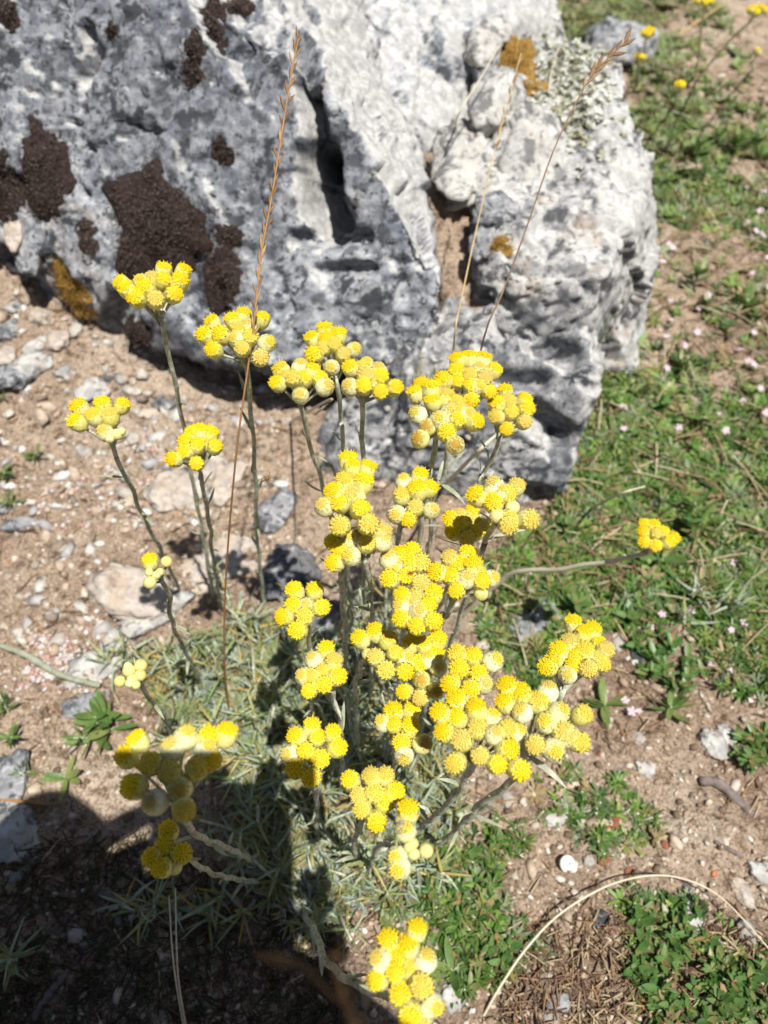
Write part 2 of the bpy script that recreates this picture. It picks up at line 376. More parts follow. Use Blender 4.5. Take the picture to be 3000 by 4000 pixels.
# ------------------------------------------------------------------ boulders
def eval_mesh(o):
    dg = bpy.context.evaluated_depsgraph_get(); return bpy.data.meshes.new_from_object(o.evaluated_get(dg))
def rock_body(name, hulls, voxel, mat, seed, amp=1.0, carve=(), smooth_it=3):
    bm = bmesh.new()
    for pts in hulls:
        vs = [bm.verts.new(p) for p in pts]
        r = bmesh.ops.convex_hull(bm, input=vs)
        kill = [e for e in r['geom_interior'] + r['geom_unused'] if isinstance(e, bmesh.types.BMVert) and e.is_valid]
        if kill: bmesh.ops.delete(bm, geom=list(set(kill)), context='VERTS')
    me = bpy.data.meshes.new(name); bm.to_mesh(me); bm.free()
    o = obj(name, me)
    md = o.modifiers.new('r', 'REMESH'); md.mode = 'VOXEL'; md.voxel_size = voxel
    ms = o.modifiers.new('s', 'SMOOTH'); ms.iterations = smooth_it; ms.factor = 0.5
    new = eval_mesh(o); o.modifiers.clear(); o.data = new; bpy.data.meshes.remove(me); new.name = name
    n = len(new.vertices); V = np.empty(n * 3, np.float32); new.vertices.foreach_get('co', V); V = V.reshape(-1, 3).astype(float)
    N = np.empty(n * 3, np.float32); new.vertices.foreach_get('normal', N); N = N.reshape(-1, 3).astype(float)
    S = V + 0.012 * np.stack([fbm(V * 14, 3, seed + 1), fbm(V * 14, 3, seed + 2), fbm(V * 14, 3, seed + 3)], 1)
    W_ = V + 0.006 * np.stack([fbm(V * 30, 3, seed + 61), fbm(V * 30, 3, seed + 62), fbm(V * 30, 3, seed + 63)], 1)
    d = 0.003 * fbm(S * 9, 2, seed) + facets(W_, 10, seed, .13, .025) + facets(W_, 27, seed + 40, .10, .035) + facets(W_, 80, seed + 80, .15, .05)
    d += 0.0009 * (1 - 2.4 * np.abs(fbm(S * 60, 2, seed + 12))) + 0.0011 * fbm(S * 190, 2, seed + 23)
    pit = vnoise(S * 75, seed + 31); d -= 0.006 * np.clip(pit - 0.58, 0, 1) / 0.42
    crk = np.abs(fbm(S * 13, 3, seed + 71)); d -= 0.007 * np.clip(1 - crk / .022, 0, 1)
    V2 = V + N * (d * amp)[:, None]
    for (poly, rad, depth) in carve:
        P = np.array([tuple(p) for p in poly]); best = np.full(n, 1e9)
        for a, b in zip(P[:-1], P[1:]):
            ab = b - a; t = np.clip(((V - a) @ ab) / (ab @ ab), 0, 1); best = np.minimum(best, np.linalg.norm(V - (a + t[:, None] * ab), axis=1))
        wgt = np.clip(1 - best / rad, 0, 1) ** 0.6
        V2 -= N * (wgt * depth)[:, None]
    new.vertices.foreach_set('co', V2.astype(np.float32).ravel()); new.update(); new.shade_smooth()
    new.materials.clear(); new.materials.append(mat)
    return o
def bvh_of(o):
    me = o.data; return BVHTree.FromPolygons([o.matrix_world @ v.co for v in me.vertices], [tuple(p.vertices) for p in me.polygons])
def Y(px, py, y):                                # point on a pixel's ray at world distance y
    r = raydir(px, py); return CAM + r * (y / r.y)
def raw_hit(hull, px, py):                       # where a pixel's ray meets an unroughened hull
    bm = bmesh.new(); vs = [bm.verts.new(p) for p in hull]; bmesh.ops.convex_hull(bm, input=vs)
    t = BVHTree.FromBMesh(bm); h = t.ray_cast(CAM, raydir(px, py).normalized()); bm.free(); return h[0]

hullL = [(-.44, .62, -.02), (-.25, .57, -.02), (-.11, .49, -.02), (.03, .47, -.02),
         (-.46, .60, .10), (-.30, .50, .105), tuple(Y(340, 1180, .475)), tuple(Y(520, 1330, .44)), (-.10, .398, .062), (.02, .386, .07), tuple(Y(1700, 1400, .392)), tuple(Y(1740, 1120, .410)),
         tuple(Y(1580, 840, .442)), tuple(Y(1290, 330, .50)), tuple(Y(1140, 60, .56)), tuple(Y(1000, -150, .60)),
         (-.20, .60, .26), (-.46, .66, .25), (-.46, .86, .27), (-.08, .86, .26), tuple(Y(1600, 560, .54)), tuple(Y(1690, 900, .455)),
         (-.46, .86, -.04), (.0, .86, -.04), (.03, .47, -.02)]
hullM = [tuple(Y(1250, -60, .66)), tuple(Y(1560, 520, .565)), tuple(Y(1760, 480, .59)), tuple(Y(1890, 200, .66)), tuple(Y(2080, 60, .74)), tuple(Y(2040, -120, .80)),
         (-.05, .62, .1), (.10, .58, .06), (.17, .78, .1), (-.05, .95, .22), (.15, .95, .2), (-.05, .62, -.04), (.10, .58, -.04), (.18, .78, -.04), (-.05, .95, -.04), (.16, .95, -.04)]
hullR = [tuple(Y(1960, 1070, .425)), tuple(Y(1830, 640, .53)), tuple(Y(1850, 330, .62)), tuple(Y(2080, 140, .70)), tuple(Y(2310, 150, .68)), tuple(Y(2440, 240, .655)),
         tuple(Y(2540, 640, .545)), tuple(Y(2545, 760, .52)), tuple(Y(2400, 990, .445)), tuple(Y(2360, 1080, .415)), tuple(Y(2000, 1090, .414)),
         (.07, .41, .05), (.135, .395, .07), (.205, .50, .06), (.07, .41, -.04), (.14, .41, -.04), (.215, .52, -.04), (.225, .66, -.04), (.215, .67, .08), (.10, .74, .08), (.06, .70, -.04), (.10, .75, -.04)]
hullJ = [tuple(Y(1640, 620, .55)), tuple(Y(1860, 560, .56)), tuple(Y(1700, 1000, .46)), tuple(Y(2000, 1000, .47)), tuple(Y(1760, 1280, .425)), tuple(Y(1930, 1270, .42)), (.0, .60, -.03), (.10, .60, -.03), (.03, .43, -.03), (.10, .43, -.03)]
hullF = [(-.07, .375, -.04), (-.045, .352, .012), (-.03, .372, .045), (.02, .385, .085), (.075, .352, .075), (.128, .352, .072), (.137, .385, .098), (.10, .40, .105),
         (.02, .345, .03), (.085, .322, .03), (.128, .322, .022), (.132, .33, -.04), (.04, .325, -.04), (-.03, .34, -.04), (.0, .47, -.04), (.16, .47, -.04), (.15, .46, .06), (.02, .46, .08)]
hullS = [tuple(Y(2400, 960, .455)), tuple(Y(2540, 700, .55)), tuple(Y(2500, 1110, .475)), tuple(Y(2420, 1150, .45)), (.16, .46, -.04), (.21, .46, -.04), (.235, .58, -.04), (.235, .60, .06), (.15, .60, .06)]
def cv(hull, pts): return [raw_hit(hull, *p) for p in pts if raw_hit(hull, *p)]
carveL = [(cv(hullL, [(1195, 330), (1225, 480), (1240, 620)]), .009, .035), (cv(hullL, [(1240, 620), (1250, 760), (1290, 850)]), .017, .06), (cv(hullL, [(1190, 140), (1215, 280)]), .008, .016),
          (cv(hullL, [(330, 120), (350, 200), (310, 290)]), .008, .012), (cv(hullL, [(1150, 930), (1300, 940), (1420, 930)]), .007, .012),
          (cv(hullL, [(1250, 1060), (1450, 1050)]), .006, .01), (cv(hullL, [(480, 1180), (440, 1300)]), .012, .012)]
carveR = [(cv(hullR, [(1950, 640), (2080, 640), (2160, 660)]), .008, .012), (cv(hullR, [(1640, 640), (1760, 660), (1890, 650)]), .006, .010),
          (cv(hullR, [(1980, 1050), (2250, 1060)]), .006, .01), (cv(hullR, [(1850, 400), (1950, 530), (2000, 540)]), .012, .01)]
carveF = [(cv(hullF, [(2010, 1240), (2090, 1230), (2170, 1250)]), .016, .045), (cv(hullF, [(1880, 1180), (1960, 1190)]), .012, .03), (cv(hullF, [(2100, 1340), (2230, 1390)]), .010, .025), (cv(hullF, [(2050, 1600), (2180, 1700)]), .012, .02), (cv(hullF, [(1950, 1480), (2120, 1490)]), .008, .02),
          (cv(hullF, [(1500, 1300), (1700, 1420)]), .012, .014)]
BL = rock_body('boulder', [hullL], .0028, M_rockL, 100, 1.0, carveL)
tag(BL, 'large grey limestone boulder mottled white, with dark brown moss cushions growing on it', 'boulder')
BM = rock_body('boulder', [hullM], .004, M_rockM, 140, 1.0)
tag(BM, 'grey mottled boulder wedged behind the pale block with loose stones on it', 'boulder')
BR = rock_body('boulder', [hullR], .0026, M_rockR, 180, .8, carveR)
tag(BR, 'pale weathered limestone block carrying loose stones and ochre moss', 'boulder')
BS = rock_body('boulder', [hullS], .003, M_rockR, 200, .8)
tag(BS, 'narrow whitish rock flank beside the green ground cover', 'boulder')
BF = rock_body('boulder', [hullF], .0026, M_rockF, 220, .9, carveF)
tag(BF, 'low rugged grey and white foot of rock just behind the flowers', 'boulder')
BJ = rock_body('soil', [hullJ], .003, M_soil, 260, .5)
tag(BJ, 'sandy soil filling the joint between the rocks', kind='structure')
TREES = [bvh_of(o) for o in (BL, BM, BR, BS, BF, BJ)]
def hit(px, py):                                 # first rock or soil surface on a pixel's ray
    d = raydir(px, py).normalized(); best = None
    for t in TREES:
        h = t.ray_cast(CAM, d)
        if h[0] is not None and (best is None or h[3] < best[2]): best = (h[0], h[1], h[3])
    g = on_ground(px, py) if raydir(px, py).z < 0 else None
    if g is not None:
        dg = (g - CAM).length
        if best is None or dg < best[2]: return g, Vector((0, 0, 1)), dg
    return best
def surf_z(x, y):
    z = float(gz(x, y)[0])
    for t in TREES:
        h = t.ray_cast(Vector((x, y, 1)), Vector((0, 0, -1)))
        if h[0] is not None: z = max(z, h[0].z)
    return z

# ------------------------------------------------------------------ loose stones
def ico(sub):
    bm = bmesh.new(); bmesh.ops.create_icosphere(bm, subdivisions=sub, radius=1.0)
    V = np.array([v.co[:] for v in bm.verts]); F = np.array([[v.index for v in f.verts] for f in bm.faces]); bm.free(); return V, F
ICO4, ICOF4 = ico(4); ICO1, ICOF1 = ico(1)
# ------------------------------------------------------------------ the photographer (casts the shadow at lower left)
M_skin = m_plain('skin', (0.55, 0.34, 0.24), (0.50, 0.29, 0.20), 60, 0.55, 0.4, 0, 0)
M_shirt = m_plain('dark_shirt', (0.05, 0.06, 0.09), (0.07, 0.08, 0.11), 200, 0.85, 0.2, 0, 0.3)
M_phone = m_plain('phone_body', (0.03, 0.03, 0.035), (0.04, 0.04, 0.045), 50, 0.25, 0.5, 0, 0)
def phone():
    bm = bmesh.new(); bmesh.ops.create_cube(bm, size=1.0)
    for v in bm.verts: v.co = Vector((v.co.x * .076, v.co.y * .160, v.co.z * .008))
    bmesh.ops.bevel(bm, geom=[e for e in bm.edges if abs(e.verts[0].co.z - e.verts[1].co.z) > .001], offset=.009, segments=4, affect='EDGES')
    me = bpy.data.meshes.new('phone'); bm.to_mesh(me); bm.free(); o = obj('phone', me, M_phone)
    Mx = Matrix((RT, UP, -FW)).transposed().to_4x4(); Mx.translation = CAM - FW * .009 - UP * .063; o.matrix_world = Mx
    tag(o, 'black smartphone held in both hands', 'phone')
    mb = MB(); mb.tube([(0, .063, -.0035), (0, .063, -.0055)], .006, 14); obj('lens_ring', mb.mesh('lens_ring'), M_phone, o)
    return o
phone()
def skin(name, chains, mat, parent=None, sub=1):
    """chains: lists of (point, radius); the first point of a later chain may repeat an earlier point to branch there"""
    V = []; R = []; E = []; key = {}
    for ch in chains:
        prev = None
        for p, r in ch:
            kk = tuple(round(x, 4) for x in p)
            if kk not in key: key[kk] = len(V); V.append(p); R.append(r)
            i = key[kk]
            if prev is not None: E.append((prev, i))
            prev = i
    me = bpy.data.meshes.new(name); me.from_pydata(V, E, []); o = obj(name, me)
    md = o.modifiers.new('skin', 'SKIN'); md.use_smooth_shade = True
    for i, sv in enumerate(me.skin_vertices[0].data): sv.radius = (R[i], R[i]); sv.use_root = (i == 0)
    o.modifiers.new('sub', 'SUBSURF').levels = sub; o.modifiers['sub'].render_levels = sub
    new = eval_mesh(o); o.modifiers.clear(); o.data = new; new.materials.clear(); new.materials.append(mat); new.shade_smooth()
    if parent is not None: o.parent = parent
    return o
def v3(b, *o): return tuple(b[i] + o[i] for i in range(3))
WL_, WR_ = (-.125, -.046, .405), (.075, -.135, .355)
EL, ER = (-.31, -.22, .35), (.25, -.30, .33); SL, SR = (-.19, -.36, .54), (.19, -.38, .54)
pel, che, nek = (.01, -.66, .24), (.0, -.42, .50), (-.005, -.30, .60)
body = skin('person', [[(pel, .13), ((.005, -.57, .38), .125), (che, .135), ((-.01, -.35, .56), .08), (nek, .058), ((-.005, -.245, .655), .078), ((-.005, -.205, .70), .09), ((-.005, -.195, .75), .065)],
                       [(che, .135), (SL, .062), (v3(SL, -.05, .1, -.12), .052), (EL, .044), (v3(EL, .08, .1, .03), .042), (WL_, .030), (v3(WL_, .025, .03, .012), .036), (v3(WL_, .045, .055, .025), .030)],
                       [(che, .135), (SR, .062), (v3(SR, .03, .08, -.12), .052), (ER, .044), (v3(ER, -.08, .09, .025), .042), (WR_, .030), (v3(WR_, -.012, .035, .018), .034), (v3(WR_, -.025, .06, .035), .028)],
                       [(pel, .13), ((-.13, -.55, .20), .085), ((-.15, -.36, .075), .06), ((-.14, -.55, .06), .05), ((-.13, -.74, .05), .04), ((-.13, -.84, .04), .03)],
                       [(pel, .13), ((.14, -.55, .20), .085), ((.17, -.36, .075), .06), ((.16, -.55, .06), .05), ((.15, -.74, .05), .04), ((.15, -.84, .04), .03)]], M_shirt, None, 1)
tag(body, 'person in dark clothes kneeling and holding a phone over the flowers', 'person')
# fingers wrapped round the phone's edges, thumb on the near face
def fingers(side, s0):
    for k, along in enumerate((.030, .050, .070, .090)):
        b = CAM - UP * (s0 + along) + RT * side * .052 - FW * .012
        tip = CAM - UP * (s0 + along - .006) + RT * side * .030 + FW * .001
        f = skin('finger', [[(tuple(b + RT * side * .012 - FW * .014 - UP * .004), .0085), (tuple(b), .008), (tuple(b - RT * side * .006 + FW * .010), .0075), (tuple(tip), .006)]], M_skin, body, 1)
    b = CAM - UP * (s0 + .075) + RT * side * .050 - FW * .022
    skin('thumb', [[(tuple(b - UP * .02), .010), (tuple(b), .0095), (tuple(b - RT * side * .022 + UP * .016 - FW * .001), .008)]], M_skin, body, 1)
fingers(1, .030); fingers(-1, -.026)
for s, wv in ((-1, WL_), (1, WR_)):
    c = CAM - UP * (.046 if s < 0 else .098) + RT * s * (.056 if s < 0 else .050) - FW * .022
    skin('hand', [[(wv, .028), (tuple(Vector(wv).lerp(c, .55)), .031), (tuple(c), .028), (tuple(c + UP * .028 + RT * .006), .024)]], M_skin, body, 1)
hr = MB()
V = ICO4 * np.array([.10, .115, .085]) + np.array([-.005, -.215, .715]); keepf = ICOF4
hair = obj('hair', mesh_np('hair', V * (1 + .01 * vnoise(V * 40, 3))[:, None], ICOF4, smooth=True), m_plain('hair', (.03, .02, .015), (.05, .03, .02), 200, .6, .4, 0, .3), body)
# ------------------------------------------------------------------ loose stones: shapes
def stone_mesh(name, seed, flat=False):
    r = np.random.default_rng(seed); k = 15
    Nn = r.normal(size=(k, 3)); Nn /= np.linalg.norm(Nn, axis=1)[:, None]; D = r.uniform(.72, 1.0, k)
    dots = np.clip(ICO4 @ Nn.T, .05, None); rr = 1 / ((dots / D) ** 80).sum(1) ** (1 / 80.0)
    rr = np.minimum(rr, 1.25); V = ICO4 * rr[:, None]
    V *= (1 + .05 * fbm(V * 2.2, 3, seed) + .6 * facets(V + .1 * vnoise(V * 3, seed)[:, None], 2.3, seed + 5, .6, .3) + .025 * fbm(V * 13, 2, seed + 8))[:, None]
    return mesh_np(name, V, ICOF4, smooth=True)
STONES = [stone_mesh('stone_shape', 300 + i) for i in range(8)]
def stone(px, py, wpx, hpx, label, mat=None, group=None, name='stone', thick=0.55, sink=0.35, i=[0], rock=False):
    h = hit(px, py); p, d = h[0], (h[0] - CAM).dot(FW)
    w_ = wpx * d / FPX / 2; vis = hpx * d / FPX / 2; ang = max(.35, -((p - CAM).normalized().z)); dep = min(max(vis / ang, .5 * w_), 1.6 * w_)
    t = min(w_, dep) * thick
    i[0] += 1; base = STONES[i[0] % 8]
    me = base
    if mat is not None and mat is not M_stone:
        key = base.name + mat.name
        me = bpy.data.meshes.get(key)
        if me is None: me = base.copy(); me.name = key; me.materials.clear(); me.materials.append(mat)
    if wpx >= 75 and mat is not M_red_stone:
        me = base.copy(); me.materials.clear(); me.materials.append({M_white_stone: M_chipW, M_grey_stone: M_chipG, M_tan_stone: M_chipT, M_dark_stone: M_chipD}.get(mat, M_chipG)); me.transform(Matrix.Diagonal((w_, dep, t, 1))); w_ = dep = 1; t_ = 1
    else: t_ = t
    o = obj(name, me, M_stone)
    o.matrix_world = Matrix.Translation(p + Vector((0, 0, t * (1 - 2 * sink)))) @ Vector((0, 0, 1)).rotation_difference((h[1] + Vector((0, 0, 1.2))).normalized()).to_matrix().to_4x4() @ Matrix.Rotation(random.uniform(-.5, .5), 4, 'Z') @ Matrix.Diagonal((w_, dep, t_, 1))
    return tag(o, label, 'stone', group)
for m_ in STONES: m_.materials.append(M_stone)
# on the rock
stone(1925, 455, 190, 190, 'angular cream stone lying on the rock beside the ochre moss', M_white_stone, thick=.8, sink=.2)
stone(1885, 220, 130, 110, 'rounded whitish stone on the rock touching the ochre moss patch', M_white_stone, thick=.8, sink=.2)
stone(1945, 148, 140, 60, 'flat pale stone on the rock above the ochre moss patch', M_white_stone, sink=.2)
stone(1900, 320, 110, 90, 'small grey stone below the whitish stone on the rock', M_grey_stone, sink=.25)
stone(1800, 640, 240, 200, 'broad whitish slab resting on the pale rock', M_white_stone, thick=.4, sink=.3)
stone(2080, 585, 300, 170, 'whitish lump of rock with a dark underside on the pale block', M_white_stone, thick=.45, sink=.4)
stone(1830, 740, 260, 120, 'second whitish slab just below the broad one on the rock', M_white_stone, thick=.4, sink=.3)
stone(1940, 840, 200, 130, 'flat grey stone in the sandy joint of the rock', M_grey_stone, thick=.4, sink=.4)
stone(1890, 960, 120, 80, 'small grey stone at the bottom of the sandy rock joint', M_grey_stone)
stone(2420, 200, 280, 90, 'grey low boulder beyond the pale rock under a yellow flower', M_grey_stone, thick=.7)
# left soil
G_FL = 'pale flat stones bedded in the soil on the left'
stone(680, 1930, 250, 150, 'large cream flat stone under a yellow cluster beside the grass stalk', M_tan_stone, thick=.3, sink=.42)
stone(885, 1890, 140, 190, 'pinkish flat stone touching the large cream flat stone', M_tan_stone, thick=.3, sink=.42)
stone(830, 1830, 80, 100, 'small cream stone behind the flat ones', M_tan_stone)
stone(920, 2140, 330, 180, 'pale flat bedrock slab crossed by dark flower shadows', M_tan_stone, thick=.2, sink=.42)
stone(770, 2230, 250, 170, 'cracked pale slab at the feet of the tall grey stems', M_tan_stone, thick=.2, sink=.42)
stone(520, 2330, 400, 230, 'big pale smooth stone with a sharp dark flower shadow across it', M_tan_stone, thick=.35, sink=.42)
stone(600, 2405, 260, 110, 'grey-white ledge under the big pale smooth stone', M_white_stone, thick=.3)
stone(390, 2590, 270, 110, 'pale grey stone behind the small cluster of closed buds', M_white_stone, thick=.4, sink=.45)
stone(330, 2770, 200, 90, 'grey stone behind the leafy green weed', M_grey_stone, thick=.5)
stone(40, 3080, 170, 260, 'rough grey rock crossed by an orange-brown twig near the shadow', M_grey_stone, thick=.5)
stone(50, 3260, 220, 160, 'whitish crumbly rock touching the edge of the big shadow', M_white_stone, thick=.4)
stone(1090, 1990, 130, 260, 'tall bluish grey stone behind the tiny flying insect', M_grey_stone, thick=.5)
stone(1140, 2230, 230, 230, 'dark grey shaded stone at the plant foot', M_dark_stone, thick=.6)
stone(1260, 2440, 170, 200, 'dark grey stone behind the eight-headed flower cluster', M_dark_stone, thick=.5)
stone(130, 1430, 110, 100, 'cream lump at the foot of the mossy boulder', M_white_stone)
stone(60, 1470, 150, 90, 'pale grey lump beside the cream lump', M_grey_stone)
stone(140, 1360, 80, 90, 'small white stone above the cream lump', M_white_stone)
stone(300, 1290, 60, 60, 'small bright white stone next to the ochre moss', M_white_stone)
stone(360, 1520, 130, 70, 'flat white stone in brown soil below the boulder', M_white_stone, thick=.3)
stone(520, 1710, 50, 45, 'tiny white pebble beside the flower cluster with pale buds beneath', M_white_stone)
stone(240, 2130, 70, 40, 'thin white chip in bare soil near the pinkish flakes', M_white_stone, thick=.3)
stone(80, 2050, 150, 50, 'long pale chip below the small green tuft', M_grey_stone, thick=.4)
# right
stone(2110, 2450, 240, 130, 'pale grey flat stone in front of the leafy ground cover', M_stone, thick=.4)
stone(2135, 2375, 130, 80, 'small grey stone behind the pale flat one', M_grey_stone, thick=.5)
stone(2415, 2520, 55, 60, 'bright white chip beside the dark grey lump on open sand', M_white_stone)
stone(2490, 2560, 80, 70, 'dark grey lump next to the bright white chip', M_dark_stone)
stone(2790, 2905, 100, 90, 'white angular stone touching a leafy plant', M_white_stone)
stone(2835, 2870, 80, 80, 'white stone behind the white angular one', M_white_stone)
stone(1985, 3120, 50, 80, 'small white stone under the thick slanting stems', M_white_stone)
stone(2300, 3365, 50, 50, 'cream pebble between snail shell and orange crumb', M_white_stone)
stone(2355, 3362, 42, 38, 'orange terracotta crumb touching the cream pebble', M_red_stone)
stone(2465, 3405, 44, 30, 'dark orange crumb touching the arched straw', M_red_stone)
stone(2395, 3225, 48, 60, 'reddish crumbly stone beside the creeping twig', M_red_stone)
stone(2555, 3265, 44, 34, 'brick red crumb in the open sandy patch', M_red_stone)
stone(2600, 3300, 30, 26, 'smaller brick red crumb below the first', M_red_stone)
stone(2345, 2945, 28, 25, 'tiny orange crumb beside the pale olive flower cluster', M_red_stone)
stone(2280, 3060, 32, 40, 'small orange crumb by the green creeping stems', M_red_stone)
stone(2300, 3170, 60, 40, 'pale pebble by the reddish crumbly stone', M_white_stone)
stone(2710, 3590, 75, 95, 'bright white stone among small leaves', M_white_stone)
stone(2915, 3640, 60, 80, 'white stone under the straw\'s falling end', M_white_stone)
stone(2410, 3665, 42, 40, 'small white cube-like pebble in dark litter', M_white_stone)
stone(2970, 3410, 110, 70, 'cream lump next to the tan sandy lump', M_white_stone)
stone(2900, 3480, 80, 90, 'tan sandy lump near the arched straw', M_tan_stone)
stone(2680, 3470, 45, 50, 'dark brown lump under the arched straw', M_dark_stone)
stone(2360, 3580, 100, 40, 'dark flake of slate-like stone on sand', M_dark_stone, thick=.3)
stone(1770, 3900, 110, 140, 'white stone under narrow leaves beside the blurred flower cluster', M_white_stone, thick=.4)
stone(2170, 3930, 80, 100, 'grey flat pebble in litter', M_grey_stone, thick=.4)
stone(2150, 3985, 60, 50, 'white pebble below the grey flat pebble', M_white_stone)
stone(2180, 3200, 110, 50, 'cream flat pebble beside the green runner sprigs', M_white_stone, thick=.4)
stone(2520, 3010, 90, 60, 'whitish pebble in the open sand near the dark root piece', M_white_stone)
stone(2500, 2885, 60, 40, 'pale yellow pebble in open sand above the whitish one', M_white_stone)
stone(300, 3640, 70, 60, 'pale pebble lying in the deep shadow', M_white_stone)
stone(350, 3680, 70, 50, 'second pale pebble touching the first in deep shadow', M_white_stone)
stone(470, 3600, 50, 50, 'greyish pebble under the shaded silvery shoot', M_grey_stone)
stone(60, 3430, 40, 50, 'bluish pebble just inside the shadow edge', M_grey_stone)
stone(400, 3800, 40, 50, 'light chip between sticks in the shadow', M_white_stone)
GP = 'small pale pebbles strewn over the soil'
cnt = 0
while cnt < 60:
    px, py = random.uniform(0, 3000), random.uniform(1500, 4000)
    if 900 < px < 2000 and 2000 < py < 3500: continue
    if px > 2150 and py < 2450: continue
    if abs(px - 2215) < 90 and abs(py - 3375) < 90: continue
    s_ = random.uniform(16, 40)
    stone(px, py, s_, s_ * random.uniform(.6, .9), 'small pale pebble strewn on the sandy soil', random.choice([M_stone, M_stone, M_white_stone, M_tan_stone, M_grey_stone]), GP, 'pebble'); cnt += 1

for (px, py, w_, h_, mt) in [(60, 1200, 120, 80, M_grey_stone), (160, 1240, 90, 70, M_tan_stone), (30, 1300, 110, 70, M_dark_stone), (230, 1330, 80, 60, M_tan_stone), (110, 1010, 110, 90, M_grey_stone), (60, 930, 90, 80, M_tan_stone), (200, 1420, 80, 60, M_dark_stone), (30, 1390, 80, 60, M_tan_stone), (260, 1450, 60, 45, M_grey_stone), (430, 1480, 70, 45, M_dark_stone), (580, 1620, 60, 40, M_tan_stone), (640, 1580, 80, 50, M_dark_stone)]:
    stone(px, py, w_, h_, 'rubble fragment lying in brown soil along the foot of the mossy boulder', mt, 'rubble at the foot of the mossy boulder', 'rubble_stone', .6, .4)
# snail shell: a flat spiral
def shell():
    p = on_ground(2215, 3375); mb = MB(); turns = 2.6; n = 44; pts = []; rad = []
    for i in range(n):
        t = i / (n - 1); a = turns * 2 * math.pi * t; r = .0006 + .0032 * t
        pts.append((r * math.cos(a), r * math.sin(a), .0022 * (1 - t))); rad.append(.0004 + .0014 * t)
    mb.tube(pts, rad, 8)
    o = obj('snail_shell', mb.mesh('snail_shell'), M_shell); o.location = p + Vector((0, 0, .0016)); o.rotation_euler = (.35, .1, .6); o.scale = (.9, .9, .9)
    tag(o, 'white coiled snail shell lying on bare sand', 'shell')
shell()

# ------------------------------------------------------------------ moss
def moss(px, py, wpx, hpx, label, ochre=False, domeh=.32, seed=0, cat='moss'):
    h = hit(px, py); p, nrm = h[0], (h[1].normalized() * .5 + Vector((-.1, -.75, .55)) * .6).normalized(); d = (p - CAM).dot(FW)
    view = (p - CAM).normalized()
    # local axes along the rock surface
    ax = (RT - nrm * RT.dot(nrm)).normalized(); ay = nrm.cross(ax)
    rx = wpx * d / FPX / 2; fore = max(.3, abs(nrm.dot(view))); ry = min(hpx * d / FPX / 2 / fore, rx * 1.9)
    n_r, n_a = 16, 40; V = []; F = []
    for i in range(n_r + 1):
        for j in range(n_a):
            t = i / n_r; a = 2 * math.pi * j / n_a
            k = 1 + .26 * float(vnoise([[math.cos(a) * 1.6 + seed, math.sin(a) * 1.6, seed]], 5)[0]) + .13 * float(vnoise([[math.cos(a) * 5 + seed, math.sin(a) * 5, seed]], 6)[0])
            V.append((t * math.cos(a) * k, t * math.sin(a) * k, math.sqrt(max(0, 1 - t * t))))
    for i in range(n_r):
        for j in range(n_a):
            F.append((i * n_a + j, i * n_a + (j + 1) % n_a, (i + 1) * n_a + (j + 1) % n_a, (i + 1) * n_a + j))
    V = np.array(V); hh = .62 * domeh * min(rx, ry)
    L = V * np.array([rx, ry, hh]); L[:, 2] -= .15 * hh
    L += .07 * min(rx, ry) * np.stack([fbm(L * 60 + seed, 3, 7), fbm(L * 60 + seed, 3, 8), fbm(L * 60 + seed, 3, 9) * .8], 1)
    # drop every point onto the rock behind it so the cushion hugs the surface
    Mx = np.array([ax, ay, nrm]).T
    W = L @ Mx.T
    base_lift = []
    for v in L:
        o_ = p + ax * v[0] + ay * v[1] + nrm * .05; best = None
        for t in TREES:
            q = t.ray_cast(o_, -nrm, .12)
            if q[0] is not None and (best is None or q[3] < best): best = q[3]
        base_lift.append(.05 - best if best is not None else -.02)
    base_lift = np.array(base_lift); md_ = np.median(base_lift); lim = .45 * min(rx, ry); base_lift = np.clip(base_lift, md_ - lim, md_ + lim)
    bl = base_lift.reshape(n_r + 1, n_a)
    for _ in range(3): bl = (bl + np.roll(bl, 1, 1) + np.roll(bl, -1, 1) + np.vstack([bl[:1], bl[:-1]]) + np.vstack([bl[1:], bl[-1:]])) / 5
    base_lift = bl.ravel()
    W += np.array(base_lift)[:, None] * np.array(nrm)[None]
    o = thing('moss_cushion', p, label, cat)
    dome = obj('cushion', mesh_np('cushion', W, F, smooth=True), M_omoss if ochre else M_moss, o)
    # bristly shoots over the dome
    cnt = int(min(7000, max(400, rx * ry * 1.0e6 * 4.0)))
    ii = rng.integers(0, len(W), cnt); jit = rng.normal(0, .0012, (cnt, 3)); rim = ii >= len(W) - 3 * n_a; jit[rim] += (W[ii][rim] - W.mean(0)) * np.abs(rng.normal(0, .20, (rim.sum(), 1))); pos = W[ii] + jit
    tv = np.array([(-.5, -.3, 0), (.5, -.3, 0), (0, .6, 0), (0, 0, 2.0)]); tf = np.array([(0, 1, 3), (1, 2, 3), (2, 0, 3)])
    Q = np.array(Vector((0, 0, 1)).rotation_difference(nrm).to_matrix())
    M = Q[None] @ rand_frames(cnt, .5) * rng.uniform(.0005, .0010, cnt)[:, None, None]
    u = rng.uniform(0, 1, cnt)[:, None] ** 3.0
    c = (np.array([.022, .014, .012]) * (1 - u) + np.array([.20, .145, .115]) * u) if not ochre else (np.array([.22, .12, .02]) * (1 - u) + np.array([.38, .24, .06]) * u)
    scatter('bristles', tv, tf, M, pos, c, M_mosst, None, None, parent=o)
    return o
moss(620, 890, 480, 340, 'largest dark brown moss cushion on the grey boulder', domeh=.5, seed=1)
moss(870, 1085, 170, 290, 'brown moss cushion hanging below the largest cushion', domeh=.5, seed=2)
moss(180, 680, 220, 370, 'tall dark brown moss cushion beside the largest cushion', domeh=.45, seed=3)
